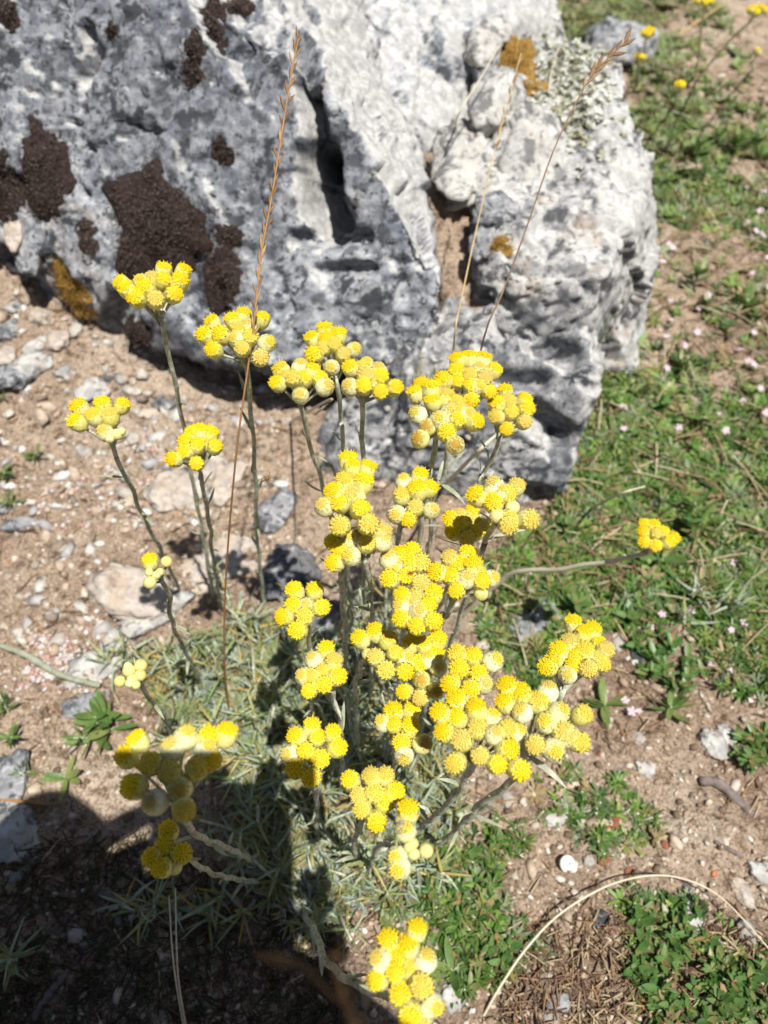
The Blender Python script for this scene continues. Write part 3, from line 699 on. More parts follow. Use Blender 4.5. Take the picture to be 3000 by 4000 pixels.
moss(30, 740, 150, 330, 'dark moss cushion joined to the tall one', domeh=.4, seed=4)
moss(830, 110, 120, 210, 'ochre-brown moss tuft high on the boulder', seed=5)
moss(755, 180, 80, 140, 'small dark brown moss tuft touching the ochre-brown tuft', seed=6)
moss(755, 300, 80, 110, 'small dark brown moss tuft just under the one touching the ochre-brown tuft', seed=7)
moss(865, 590, 85, 110, 'lone small brown moss tuft in mid boulder face', seed=8)
moss(440, 120, 45, 60, 'tiny dark moss dot alone in a pale hollow of the boulder', seed=9)
moss(930, 30, 130, 70, 'dark moss strip along the boulder top edge', seed=10)
moss(890, 920, 110, 90, 'reddish brown moss tuft touching the largest cushion', seed=11)
moss(560, 1300, 160, 140, 'shaded brown moss cushion under the boulder edge', seed=12)
moss(340, 930, 90, 110, 'dark moss tuft in the notch between the two biggest cushions', seed=13)
moss(2010, 250, 190, 230, 'ochre moss patch among white stones on the rock', True, .3, 14)
moss(2060, 350, 150, 80, 'low ochre moss strip below the ochre patch', True, .25, 15)
moss(1960, 950, 100, 80, 'small round ochre moss cushion in the sandy joint', True, .5, 16)
moss(290, 1120, 150, 230, 'ochre moss where the mossy boulder meets the soil', True, .25, 17)
moss(30, 60, 100, 110, 'brown moss patch away from the other cushions of the boulder', seed=18)

# ------------------------------------------------------------------ flower heads
def head_meshes(kind, seed):
    r = random.Random(seed); mb = MB(); db = MB()
    if kind == 'bud': prof = [(0, .7), (.6, 1.6), (1.6, 2.3), (2.8, 2.45), (3.9, 2.0), (4.8, 1.2), (5.3, .25)]
    elif kind == 'pale': prof = [(0, .8), (.7, 1.9), (1.8, 2.55), (3.2, 2.75), (4.5, 2.4), (5.3, 1.9), (5.6, 1.75)]
    else: prof = [(0, .8), (.6, 1.7), (1.5, 2.3), (2.8, 2.62), (4.0, 2.62), (5.0, 2.5), (5.3, 2.4)]
    def rad(z):
        if z <= prof[0][0]: return prof[0][1]
        for (a, ra), (b, rb) in zip(prof, prof[1:]):
            if z <= b: return ra + (rb - ra) * (z - a) / (b - a)
        return prof[-1][1]
    ztop = prof[-1][0]; n = 14; V = []; F = []
    zs = [ztop * i / 8 for i in range(9)]
    for z in zs:
        for k in range(n):
            a = 2 * math.pi * k / n; q = rad(z) * .93; V.append((q * math.cos(a), q * math.sin(a), z))
    for i in range(8):
        for k in range(n): F.append((i * n + k, i * n + (k + 1) % n, (i + 1) * n + (k + 1) % n, (i + 1) * n + k))
    F.append(tuple(8 * n + k for k in range(n)))
    mb.add(V, F)
    rows = [(.1, 1.6, 7, 1.25), (.8, 2.1, 8, 1.5), (1.6, 2.4, 9, 1.65), (2.5, 2.5, 9, 1.65), (3.3, 2.35 if kind != 'bud' else 2.1, 9, 1.45)]
    for ri, (z0, ln, cnt, wd) in enumerate(rows):
        for k in range(cnt):
            a0 = 2 * math.pi * (k + .5 * (ri % 2)) / cnt + r.uniform(-.12, .12); L = ln * r.uniform(.88, 1.12); W = wd * r.uniform(.88, 1.12)
            V = []; flare = r.uniform(.0, .22) if kind != 'bud' else r.uniform(-.02, .06)
            for i, (t, wf) in enumerate(((0, .55), (.35, .95), (.7, .9), (.92, .55), (1.0, .12))):
                z = z0 + L * t
                for s in (-1, 0, 1):
                    q = rad(min(z, ztop)) + .10 + .10 * (1 - abs(s)) + flare * t * t
                    a = a0 + s * W * wf / 2 / max(q, .9); V.append((q * math.cos(a), q * math.sin(a), min(z, ztop + .25)))
            F = []
            for i in range(4):
                for s in (0, 1): F.append((i * 3 + s, i * 3 + s + 1, (i + 1) * 3 + s + 1, (i + 1) * 3 + s))
            mb.add(V, F)
    bract = mb.mesh('bracts')
    if kind == 'bud': disc = None
    else:
        R = prof[-1][1] - .05; dome = .75 if kind == 'open' else .5; nf = 74 if kind == 'open' else 40
        V = [(0, 0, ztop + dome)]; F = []
        for i in range(1, 5):
            for k in range(12):
                t = i / 4; a = 2 * math.pi * k / 12; V.append((R * t * math.cos(a), R * t * math.sin(a), ztop - .25 + (dome + .25) * (1 - t * t)))
        for k in range(12): F.append((0, 1 + k, 1 + (k + 1) % 12))
        for i in range(3):
            for k in range(12): F.append((1 + i * 12 + k, 1 + (i + 1) * 12 + k, 1 + (i + 1) * 12 + (k + 1) % 12, 1 + i * 12 + (k + 1) % 12))
        db.add(V, F); ndome = len(F)
        for i in range(nf):
            t = math.sqrt((i + .5) / nf); a = i * 2.39996 + r.uniform(-.15, .15); q = R * t * 1.03
            z = ztop - .25 + (dome + .25) * (1 - t * t) - .15
            tl = Vector((math.cos(a) * .55 * t, math.sin(a) * .55 * t, 1)).normalized()
            base = Vector((q * math.cos(a), q * math.sin(a), z)); ln = r.uniform(.42, .62)
            db.tube([base, base + tl * ln * .8, base + tl * ln], [.16, .18, .25], 5, True)
            if t > .75 and r.random() < (.28 if kind == 'open' else .10):
                db.tube([base + tl * ln, base + tl * (ln + r.uniform(.45, .8))], [.13, .09], 4, True)
        disc = db.mesh('florets', smooth=False)
        for i_, p_ in enumerate(disc.polygons): p_.material_index = 1 if i_ < ndome else 0
    return bract, disc
HEADS = {}
for kd, mats in (('y', ('open', M_bract, M_disc)), ('t', ('open', M_bract, M_disct)), ('p', ('pale', M_bractp, M_disct)), ('d', ('pale', M_bract, M_discb)), ('b', ('bud', M_bud, None))):
    HEADS[kd] = []
    for s in range(4):
        br, di = head_meshes(mats[0], 50 + s * 7 + ord(kd)); br.materials.append(mats[1])
        if di: di.materials.append(mats[2]); di.materials.append(M_discbase)
        HEADS[kd].append((br, di))
HEADS['w'] = HEADS['p']

def leaf_mesh(name, ln, wd, curl=.3, fold=.25, seg=5, tip=.35, mat=None, thick=.0):
    V = []; F = []
    for i in range(seg + 1):
        t = i / seg
        wf = (math.sin(math.pi * min(1, t ** tip * .92 + .04))) ** .8 if 0 < t < 1 else (.25 if t == 0 else .02)
        y = ln * math.sin(t * curl * 1.2) / (curl * 1.2) if curl else ln * t
        z = ln * (1 - math.cos(t * curl * 1.2)) / (curl * 1.2) if curl else 0
        for s in (-1, 0, 1):
            V.append((s * wd / 2 * wf, y, z + abs(s) * fold * wd / 2 * wf))
    for i in range(seg):
        for s in (0, 1): F.append((i * 3 + s, i * 3 + s + 1, (i + 1) * 3 + s + 1, (i + 1) * 3 + s))
    me = bpy.data.meshes.new(name); me.from_pydata(V, [], F); me.update(); me.shade_smooth()
    if mat: me.materials.append(mat)
    return me
# a leaf lies along local +Y, upper side +Z; place it so that +Y = direction
def leaf_at(me, name, parent, base, direction, upward, scale=1.0, wscale=1.0):
    y = Vector(direction).normalized(); z = Vector(upward) - y * Vector(upward).dot(y)
    if z.length < 1e-5: z = y.orthogonal()
    z.normalize(); x = y.cross(z)
    Mx = Matrix((x, y, z)).transposed().to_4x4() @ Matrix.Diagonal((scale * wscale, scale, scale, 1)); Mx.translation = Vector(base) - parent.location
    o = bpy.data.objects.new(name, me); COL.objects.link(o); o.parent = parent; o.matrix_local = Mx
    return o
STEMLEAF = [leaf_mesh('stem_leaf', .016, .0017, c, .35, 5, .6, M_felt) for c in (.25, .6, -.35, .95)]

def flower(heads, d_px, base, path, label, group='yellow everlasting flower stems', leaves=15, rad=.00105, tilt=None, cat='flower', mat=None):
    """heads: [(px,py,kind)], d_px: typical head diameter in photo pixels, base: pixel of the stem foot, path: pixels along the stem (top first)"""
    depth = .0055 * FPX / d_px
    cx = sum(h[0] for h in heads) / len(heads); cy = sum(h[1] for h in heads) / len(heads)
    c = at(cx, cy, depth)
    bp = base if isinstance(base, Vector) else hit(*base)[0]
    root = thing('flower_stem', bp, label, cat, group)
    dj = (bp - CAM).dot(FW)
    # junction a little under the middle of the corymb
    if path: s0 = at(path[0][0], path[0][1], depth + .008)
    else: s0 = c - (c - bp).normalized() * .016
    axis_ = (c - s0).normalized() if (c - s0).length > .004 else Vector((0, 0, 1))
    pl_n = (Vector((0, 0, 1)) * 1.0 + axis_ * .35 - raydir(cx, cy).normalized() * .25 + (Vector(tilt) if tilt else Vector())).normalized()
    junction = s0 if path else c - pl_n * .013
    placed = []
    for (px, py, k) in heads:
        r_ = raydir(px, py); t = (c - CAM).dot(pl_n) / r_.dot(pl_n); q = CAM + r_ * t
        out = q - c; rr = out.length
        q = q - pl_n * (rr * rr * 9.0) ; q += raydir(px, py).normalized() * random.uniform(-.0012, .0012)
        # keep it on its ray
        dd = (q - CAM).dot(FW); q = at(px, py, dd)
        placed.append((q, k, out))
    mb = MB()
    # stem curve
    pix = [(p[0], p[1]) for p in path]
    pts3 = []
    if pix:
        allp = pix + [None]; acc = [0.0]; lastpx = None
        v = bp - CAM; bx = 1500 + v.dot(RT) / v.dot(FW) * FPX; by = 2000 - v.dot(UP) / v.dot(FW) * FPX
        seq = pix + [(bx, by)]
        for a, b in zip(seq, seq[1:]): acc.append(acc[-1] + math.hypot(a[0] - b[0], a[1] - b[1]))
        for i, p in enumerate(seq[:-1]):
            f = acc[i] / acc[-1]; inv = (1 / (depth + .008)) * (1 - f) + (1 / dj) * f; pts3.append(at(p[0], p[1], 1 / inv))
        pts3.append(bp - Vector((0, 0, .004)))
    else:
        mid = junction.lerp(bp, .5) + Vector((random.uniform(-.006, .006), random.uniform(-.004, .004), .0)); pts3 = [junction, mid, bp - Vector((0, 0, .004))]
    n = max(14, int((pts3[0] - pts3[-1]).length / .006)); cp = curve(pts3, n)
    ph = random.uniform(0, 9)
    for i in range(1, n - 1):
        cp[i] = cp[i] + Vector((math.sin(i * .9 + ph), math.cos(i * 1.3 + ph), 0)) * .00035
    loc = [p - root.location for p in cp]
    mb.tube(loc, [rad * (.85 + .35 * i / n) * random.uniform(.95, 1.06) for i in range(n)], 7)
    for (q, k, out) in placed:
        nrm = (pl_n * 1.0 + Vector((0, 0, .25)) + out.normalized() * min(1.0, out.length / .011) * .72 - raydir(cx, cy).normalized() * .22 + Vector((random.gauss(0, .13), random.gauss(0, .13), random.gauss(0, .1)))).normalized()
        if k == 'B': nrm = (nrm + out.normalized() * .5).normalized()
        kk = k.lower(); small = .78 if (kk == 'b') else 1.0
        if k == 'B': small = .55
        s = .001 * (d_px * depth / FPX / .0055) * small * random.uniform(.98, 1.18)
        if kk == 't' and random.random() < .25: kk = 'p'
        br, di = random.choice(HEADS[kk])
        htop = 5.6 * s
        h = bpy.data.objects.new('flower_head', br); COL.objects.link(h); h.parent = root
        basept = q - nrm * htop; Mx = frame(nrm, random.uniform(0, 6.28), s, basept - root.location); h.matrix_local = Mx
        if di:
            f = bpy.data.objects.new('florets', di); COL.objects.link(f); f.parent = h
            if k == 'w':
                f.hide_render = False
        if k == 'w':                                # gone to seed: fluff sticks out
            fb = MB()
            for _ in range(60):
                a = random.uniform(0, 6.28); e = random.uniform(.2, 1.0); v0 = Vector((math.cos(a) * e, math.sin(a) * e, 5.5)); v1 = v0 + Vector((math.cos(a) * e * 1.5 + .8, math.sin(a) * e * 1.5, random.uniform(1.2, 2.2)))
                fb.tube([v0, v1], [.06, .03], 3, False)
            fl = obj('seed_fluff', fb.mesh('seed_fluff'), M_fluff, h)
        j2 = junction + (cp[1] - cp[0]) * random.uniform(0, 1.2)
        m1 = j2.lerp(basept, .5) - nrm * .0015
        mb.tube([p - root.location for p in curve([j2, m1, basept + nrm * .0006], 5)], [.0006, .0005, .00048, .0005, .0007], 5, False)
    st = obj('stem', mb.mesh('stem'), mat or M_stem, root)
    # narrow felted leaves along the stem
    for i in range(leaves):
        f = (i + random.uniform(.2, .8)) / leaves; k = min(n - 2, max(1, int(f * n))); p = cp[k]; t = (cp[k - 1] - cp[k + 1]).normalized()
        side = Vector((random.gauss(0, 1), random.gauss(0, 1), 0)); side = (side - t * side.dot(t)).normalized()
        op = random.choice([.08, .12, .16, .25, .4, .9]); dr = (t + side * op).normalized()
        leaf_at(random.choice(STEMLEAF), 'leaf', root, p + side * rad * .8, dr, side + t * .2, random.uniform(.55, 1.0), random.uniform(.8, 1.3))
    return root
def T(x0, y0, s, L): return [(x0 + a / s, y0 + b / s, k) for a, b, k in L]
def TP(x0, y0, s, L): return [(x0 + a / s, y0 + b / s) for a, b in L]
K = 2.765
flower(T(400, 950, 2.074, [(125, 300, 'y'), (178, 345, 'y'), (260, 425, 'y'), (335, 340, 'y'), (300, 285, 'p'), (400, 265, 't'), (430, 440, 't'), (500, 180, 'y'), (500, 280, 'y'), (635, 280, 'y'), (670, 195, 'y'), (590, 400, 'y')]),
       62, (830, 2330), [(627, 1235), (641, 1287), (663, 1408), (699, 1567), (718, 1673), (745, 1850), (776, 1996), (802, 2148)], 'tall flower stem whose bright yellow cluster stands before the largest brown moss cushion')
flower(T(400, 950, 2.074, [(810, 720, 'y'), (870, 610, 'y'), (945, 720, 'y'), (885, 850, 'y'), (1040, 590, 'y'), (1150, 545, 'y'), (1300, 580, 'y'), (1100, 670, 't'), (1060, 760, 't'), (1200, 740, 't'), (1130, 840, 't'), (1355, 790, 'p'), (1285, 915, 't'), (1180, 640, 'p')]),
       62, (1030, 2360), [(959, 1400), (966, 1470), (974, 1529), (986, 1673), (998, 1866), (1002, 2000), (1008, 2128)], 'flower stem whose yellow cluster is crossed by the tall brown grass stalk', leaves=14)
flower(T(1000, 1200, K, [(742, 195, 'y'), (895, 255, 'y'), (585, 300, 'y'), (762, 320, 'y'), (610, 490, 'y'), (955, 490, 't'), (1080, 430, 'p'), (810, 640, 'p'), (720, 420, 't'), (850, 380, 't')]),
       60, (1360, 2300), [(1310, 1480), (1325, 1570), (1335, 1650), (1338, 1760)], 'rearmost small yellow cluster of the three touching ones before the boulder', leaves=8)
flower(T(1000, 1200, K, [(240, 640, 't'), (205, 800, 'y'), (485, 590, 't'), (622, 640, 'y'), (520, 735, 'y'), (395, 740, 't'), (475, 930, 't'), (700, 750, 'y'), (780, 830, 't'), (300, 720, 'p')]),
       62, (1380, 2350), [(1168, 1570), (1180, 1610), (1202, 1706), (1231, 1800), (1262, 1902), (1300, 2050)], 'slant-stemmed yellow cluster of the three touching ones before the boulder')
flower(T(1000, 1200, K, [(1005, 625, 'y'), (1200, 570, 'p'), (1150, 630, 't'), (1190, 700, 't'), (1320, 630, 't'), (1355, 725, 'y'), (990, 830, 't'), (1165, 835, 'y'), (1350, 900, 'y'), (1520, 850, 'y'), (1260, 780, 'p')]),
       63, (1420, 2420), [(1412, 1550), (1413, 1600), (1416, 1706), (1420, 1800), (1420, 1950)], 'upright-stemmed cluster of the three touching ones, with pale tan heads behind')
flower(T(200, 1500, K, [(275, 215, 'y'), (545, 180, 'y'), (780, 195, 'y'), (235, 375, 'y'), (445, 310, 't'), (620, 300, 't'), (550, 490, 't'), (710, 525, 'b'), (785, 510, 'B'), (630, 600, 'B')]),
       62, (700, 2300), [(432, 1722), (445, 1765), (468, 1818), (507, 1891), (547, 1988), (594, 2086), (630, 2150)], 'yellow cluster standing apart over bare soil with pale buds beneath', leaves=8)
flower(T(400, 950, 2.074, [(725, 1515, 'y'), (795, 1490, 'y'), (885, 1510, 'y'), (665, 1590, 'y'), (770, 1620, 'y'), (655, 1680, 'y'), (920, 1630, 'y'), (560, 1740, 'y'), (760, 1780, 'y'), (840, 1600, 'p')]),
       58, (860, 2360), [(780, 1825), (790, 1880), (802, 1963), (822, 2062), (829, 2161)], 'yellow cluster over the cream flat stones beside the grass stalk', leaves=14)
flower(T(400, 2050, K, [(505, 360, 'y'), (690, 360, 'b'), (640, 490, 'B'), (470, 500, 'B'), (580, 555, 'B'), (490, 625, 'b')]),
       62, (780, 2660), [(628, 2255), (640, 2285), (664, 2332), (664, 2394), (682, 2459), (725, 2545)], 'small stem with one open yellow head and five closed buds', leaves=10)
flower(T(400, 2050, K, [(265, 1545, 'b'), (405, 1480, 'b'), (405, 1590, 'b'), (315, 1650, 'b'), (150, 1685, 'b'), (280, 1740, 'B'), (365, 1740, 'B'), (260, 1480, 'B')]),
       62, (690, 2920), [(545, 2655), (566, 2701), (588, 2736), (624, 2780), (653, 2826)], 'small cluster of closed straw-yellow buds only', leaves=6)
flower(T(400, 2700, K, [(350, 490, 'y'), (730, 560, 'p'), (920, 430, 'p'), (1160, 460, 'y'), (1350, 400, 'y'), (1150, 580, 'p'), (215, 680, 'y'), (500, 765, 't'), (1190, 740, 'y'), (700, 850, 't'), (1050, 800, 't'), (290, 1020, 'y'), (830, 1060, 'd'), (510, 1200, 'w'), (890, 1300, 't')]),
       84, (1000, 3370), [(690, 3150), (723, 3205), (784, 3271), (874, 3307), (940, 3337)], 'big cluster half in shadow with a white fluffy seed head', leaves=7, rad=.0012)
flower(T(0, 3000, 1.659, [(1085, 390, 'y'), (1060, 500, 'y'), (1180, 550, 'y'), (970, 580, 'y'), (1030, 640, 'y'), (1120, 660, 'b')]),
       74, (1010, 3440), [(690, 3330), (741, 3356), (784, 3386), (844, 3416), (922, 3434)], 'small dark yellow cluster wholly inside the shadow', leaves=7)
flower(T(1150, 1700, K, [(580, 215, 'y'), (640, 295, 'y'), (815, 310, 'y'), (545, 460, 't'), (760, 465, 'y'), (405, 590, 'y'), (605, 620, 't'), (475, 710, 'y'), (300, 740, 't'), (725, 780, 'y'), (480, 970, 't'), (810, 950, 't'), (725, 640, 'b')]),
       72, (1350, 2760), [(1345, 2040), (1338, 2090), (1338, 2170), (1336, 2327), (1348, 2424), (1350, 2525), (1347, 2616)], 'long yellow cluster on the thickest pale felted upright stem', leaves=12, rad=.0013)
flower(T(1150, 1700, K, [(400, 1140, 'y'), (400, 1375, 'y'), (480, 1240, 'y'), (600, 1090, 'p'), (790, 1150, 't'), (980, 1095, 't'), (980, 1000, 't'), (580, 1290, 't'), (700, 1060, 'p')]),
       70, (1450, 2750), [(1425, 2180), (1430, 2218), (1444, 2290), (1451, 2363)], 'pale cluster tucked under the long one, two orange heads shaded behind a stem', leaves=10)
flower(T(1150, 1700, K, [(1180, 450, 't'), (1370, 400, 'y'), (1320, 550, 'y'), (1490, 540, 'y'), (1160, 620, 't'), (1310, 760, 't'), (1510, 790, 'p'), (1090, 850, 'p'), (1230, 910, 'y')]),
       66, (1510, 2700), [(1590, 2040), (1580, 2060), (1551, 2116)], 'yellow cluster with white papery heads at both sides, next to the long cluster')
flower(T(1150, 1700, K, [(1020, 1280, 't'), (1150, 1250, 'y'), (1270, 1220, 'y'), (1270, 1350, 'y'), (1375, 1360, 't'), (1060, 1430, 't'), (1215, 1510, 'y'), (1020, 1540, 'y'), (1370, 1590, 't'), (1130, 1350, 'p')]),
       68, (1520, 2820), [], 'yellow cluster with a tiny red-brown beetle sitting on one head')
flower([(1695, 2306, 'y'), (1677, 2357, 'y'), (1615, 2332, 't'), (1567, 2318, 'y'), (1556, 2362, 'p'), (1563, 2413, 'y'), (1629, 2442, 'y'), (1697, 2425, 'y'), (1640, 2380, 'p')],
       70, (1540, 2900), [], 'yellow cluster just below the beetle\'s cluster, with a dark gap in its middle')
flower(T(1550, 1800, K, [(570, 610, 'y'), (680, 555, 'p'), (820, 520, 'y'), (700, 640, 'y'), (605, 745, 'y'), (715, 690, 't'), (770, 600, 't'), (870, 640, 't'), (880, 730, 'y'), (770, 820, 't'), (970, 700, 't')]),
       62, (1580, 2700), [(1802, 2110), (1800, 2140), (1790, 2190)], 'orange shaded cluster under the tan-headed cluster')
flower(T(1550, 1800, K, [(840, 345, 'y'), (1040, 215, 't'), (1040, 430, 'y'), (1200, 345, 't'), (1310, 240, 't'), (1110, 550, 'b'), (1230, 600, 'p'), (1220, 690, 't'), (1460, 630, 't'), (1280, 470, 'b'), (1150, 300, 'p')]),
       72, (1680, 2760), [(1945, 2020), (1941, 2031), (1915, 2082), (1883, 2147), (1865, 2200)], 'pale tan-headed cluster with two bright heads, on a slanting brown stem')
flower(T(1550, 1800, K, [(775, 960, 'y'), (565, 1020, 't'), (650, 1090, 'y'), (825, 1090, 'y'), (410, 1190, 'y'), (575, 1220, 'y'), (770, 1240, 't'), (930, 1290, 'y'), (645, 1400, 'y'), (1060, 1250, 'p'), (940, 1440, 'b'), (910, 1190, 'p')]),
       68, (1640, 2880), [(1770, 2335), (1767, 2350), (1742, 2410), (1715, 2470)], 'yellow cluster with closed pale buds beside the bleached stalk')
flower(T(1550, 1300, K, [(640, 250, 'y'), (780, 220, 'y'), (950, 235, 'y'), (1080, 370, 'y'), (645, 380, 'y'), (790, 430, 't'), (490, 480, 'y'), (655, 500, 'y'), (800, 545, 'y'), (960, 460, 't'), (1020, 630, 'y'), (810, 720, 'y'), (900, 560, 'p'), (900, 350, 'p')]),
       60, (1640, 2600), [(1742, 1700), (1745, 1824), (1727, 1879), (1690, 2000)], 'spiky topped yellow cluster behind the crowded one by the rock')
flower(T(1550, 1300, K, [(180, 610, 'y'), (265, 520, 'y'), (375, 550, 'y'), (375, 700, 'y'), (550, 640, 't'), (190, 850, 'p'), (660, 730, 't'), (455, 910, 't'), (690, 810, 't'), (680, 910, 'y'), (880, 940, 'y'), (545, 1060, 'y'), (320, 1000, 'd'), (230, 1130, 'd'), (640, 1200, 'd'), (790, 860, 'p'), (590, 820, 'p')]),
       66, (1570, 2600), [(1702, 1670), (1695, 1763), (1687, 1835), (1660, 1950)], 'crowded yellow cluster with a white papery head and brown heads hanging below', rad=.0012)
flower(T(1550, 1300, K, [(1170, 590, 'y'), (1070, 730, 'y'), (1220, 720, 't'), (1400, 690, 'y'), (1060, 890, 't'), (1250, 840, 't'), (1420, 800, 'y'), (1400, 950, 't'), (1190, 1030, 'y')]),
       60, (1690, 2600), [(1957, 1690), (1950, 1712), (1922, 1788), (1883, 1871), (1850, 1950)], 'neat round yellow cluster next to the crowded one, before the rock foot')
flower(T(1050, 2200, K, [(265, 265, 'y'), (490, 260, 'y'), (255, 440, 'y'), (400, 430, 't'), (580, 470, 'y'), (140, 570, 'y'), (385, 560, 't'), (300, 720, 'y')]),
       66, (1225, 2850), [(1207, 2420), (1209, 2460), (1209, 2525), (1212, 2620)], 'loose eight-headed yellow cluster beside the thick felted stem')
flower(T(1050, 2200, K, [(620, 900, 'y'), (460, 1000, 't'), (710, 1030, 't'), (600, 1150, 't'), (450, 1215, 't'), (350, 1200, 'p'), (600, 1310, 'y'), (430, 1375, 'y'), (755, 1210, 'y')]),
       66, (1330, 3120), [(1300, 2680), (1303, 2705), (1310, 2760), (1328, 2804), (1338, 2933), (1332, 3060)], 'nine-headed yellow cluster below the eight-headed one', leaves=10)
flower(T(1050, 2200, K, [(965, 790, 'y'), (1140, 710, 'y'), (1300, 790, 't'), (1380, 950, 't'), (1150, 1000, 't'), (1040, 970, 'b'), (1270, 1150, 't'), (1510, 1010, 't'), (1480, 1170, 'y'), (1640, 1070, 'y')]),
       66, (1400, 2950), [(1450, 2570), (1415, 2590), (1404, 2634), (1390, 2700)], 'wide pale yellow cluster with one small white bud at its side')
flower(T(1500, 2400, K, [(290, 270, 'y'), (420, 290, 'y'), (590, 240, 'y'), (570, 395, 'y'), (600, 560, 'p'), (400, 700, 'd'), (570, 830, 'd'), (210, 835, 'y'), (390, 900, 't'), (480, 430, 'p')]),
       66, (1490, 2960), [], 'cluster with brown shaded heads in the middle of the dense flower mass')
flower(T(1500, 2400, K, [(95, 1010, 'y'), (310, 1000, 'y'), (100, 1170, 'y'), (290, 1190, 'y'), (190, 1380, 'y'), (450, 1390, 'd'), (220, 1560, 'w'), (-35, 1140, 'p')]),
       68, (1490, 3200), [(1545, 2950), (1540, 2980), (1536, 3022), (1515, 3100)], 'five bright heads above a withered one, with one white bud')
flower(T(1500, 2400, K, [(790, 400, 't'), (970, 430, 'y'), (1220, 470, 'p'), (815, 580, 'y'), (1030, 620, 'y'), (700, 750, 'y'), (940, 800, 'y'), (1110, 740, 't')]),
       72, (1610, 2960), [], 'eight large bright heads at the back of the dense central mass')
flower(T(1500, 2400, K, [(775, 890, 'y'), (990, 970, 'y'), (590, 1040, 'y'), (780, 1100, 'y'), (630, 1260, 'y'), (830, 1340, 't'), (1020, 1210, 't'), (1190, 1060, 'p'), (1220, 1260, 't'), (1360, 1220, 't'), (1480, 1230, 'p'), (760, 1610, 't'), (1040, 1530, 't'), (1370, 1450, 'y'), (1240, 1620, 'y'), (1490, 1690, 'y')]),
       76, (1600, 3270), [(1850, 2965), (1840, 2993), (1815, 3051), (1789, 3094), (1726, 3163), (1663, 3218)], 'largest dense cluster with three bright heads at its near corner', rad=.0013)
flower(T(2000, 2350, K, [(665, 190, 'y'), (890, 270, 'y'), (790, 300, 'y'), (620, 400, 't'), (960, 430, 'y'), (500, 500, 'y'), (790, 500, 't'), (700, 560, 'y'), (1040, 500, 't'), (660, 680, 'y'), (450, 600, 'y'), (365, 700, 'y'), (840, 720, 't'), (1000, 670, 't'), (920, 590, 'p'), (600, 790, 'p')]),
       66, (1760, 3260), [(2200, 2700), (2160, 2800), (2080, 2960), (1960, 3090)], 'big spiky yellow cluster standing over the open sand', rad=.0012)
flower(T(2000, 2350, K, [(300, 1050, 't'), (560, 1160, 't'), (800, 1200, 't'), (400, 900, 'p'), (360, 1280, 't'), (570, 1390, 't'), (260, 1550, 't'), (480, 1620, 'p'), (760, 1520, 't'), (660, 1460, 'p')]) + T(1500, 2400, K, [(1320, 740, 'y'), (1465, 820, 'y'), (1290, 920, 'y'), (1470, 1020, 't')]),
       76, (1690, 3300), [(2065, 2920), (2040, 2985), (2006, 3046), (1934, 3100), (1862, 3154), (1771, 3254)], 'pale olive cluster of papery heads joined to the big one over open sand', rad=.0013)
flower(T(1050, 2750, K, [(275, 330, 'y'), (470, 210, 'y'), (530, 345, 'y'), (700, 290, 'y'), (760, 460, 'y'), (395, 500, 'y'), (190, 540, 'p'), (560, 590, 'y'), (275, 695, 'y'), (455, 790, 'y')]),
       70, (1235, 3260), [(1248, 2990), (1243, 3040), (1238, 3112)], 'loose flower-shaped cluster of ten bright heads over silvery leaves')
flower(T(1050, 2750, K, [(870, 810, 'y'), (1095, 760, 't'), (1260, 750, 't'), (970, 980, 't'), (1150, 950, 't'), (1270, 1040, 'y'), (1380, 940, 'y'), (1000, 1140, 't'), (1170, 1280, 'y')]),
       72, (1400, 3350), [], 'nine-headed cluster next to the loose flower-shaped one')
flower(T(1300, 3100, 2.458, [(725, 130, 'y'), (660, 220, 'b'), (700, 330, 'w'), (810, 470, 'B'), (910, 550, 'b'), (730, 540, 'B'), (800, 610, 'B'), (600, 610, 'p'), (620, 740, 'p')]),
       78, (1440, 3400), [(1580, 3320), (1544, 3320), (1483, 3300)], 'withered cluster with a fluffy seed head and round cream buds')
flower(T(1300, 3100, 2.458, [(815, 1270, 'y'), (530, 1390, 'y'), (715, 1430, 'y'), (600, 1550, 'y'), (420, 1570, 'p'), (740, 1640, 't'), (910, 1550, 'p'), (600, 1710, 'y'), (410, 1790, 'y'), (650, 1920, 'y'), (860, 1850, 't'), (750, 2150, 'y'), (1000, 2060, 't'), (860, 2200, 'p')]),
       84, (1180, 3560), [(1560, 3880), (1528, 3893), (1422, 3861), (1332, 3808), (1265, 3740), (1230, 3640)], 'blurred yellow cluster rising beside the edge of the shadow', leaves=8, rad=.0014)
flower(T(1800, 1800, 1.3825, [(990, 330, 'y'), (1045, 335, 'y'), (985, 375, 'y'), (1100, 375, 'y'), (1060, 385, 't'), (990, 435, 'y'), (1055, 455, 'y'), (1135, 430, 'y'), (1160, 410, 'y')]),
       46, (1800, 2400), [(2530, 2160), (2429, 2185), (2300, 2205), (2162, 2227), (1990, 2246)], 'lone yellow cluster over green ground cover on a bleached near-horizontal stalk', leaves=3, rad=.0014, mat=M_palestraw)
FARG = 'small blurred yellow flowers growing beyond the rock'
Kf = 2.37
flower(T(2300, 0, Kf, [(510, 290, 'y'), (555, 260, 'y'), (595, 270, 'y'), (560, 305, 'y')]), 24, (2515, 260), [(2525, 140), (2518, 190)], 'small square yellow cluster right behind the pale rock top', FARG, 2)
flower(T(2300, 0, Kf, [(1490, 75, 'y'), (1540, 60, 'y'), (1600, 50, 'y'), (1560, 100, 'y'), (1640, 80, 'y')]), 25, (2725, 300), [(2955, 60), (2908, 105), (2850, 160)], 'far yellow cluster on a long pale slanting stalk', FARG, 2, mat=M_palestraw)
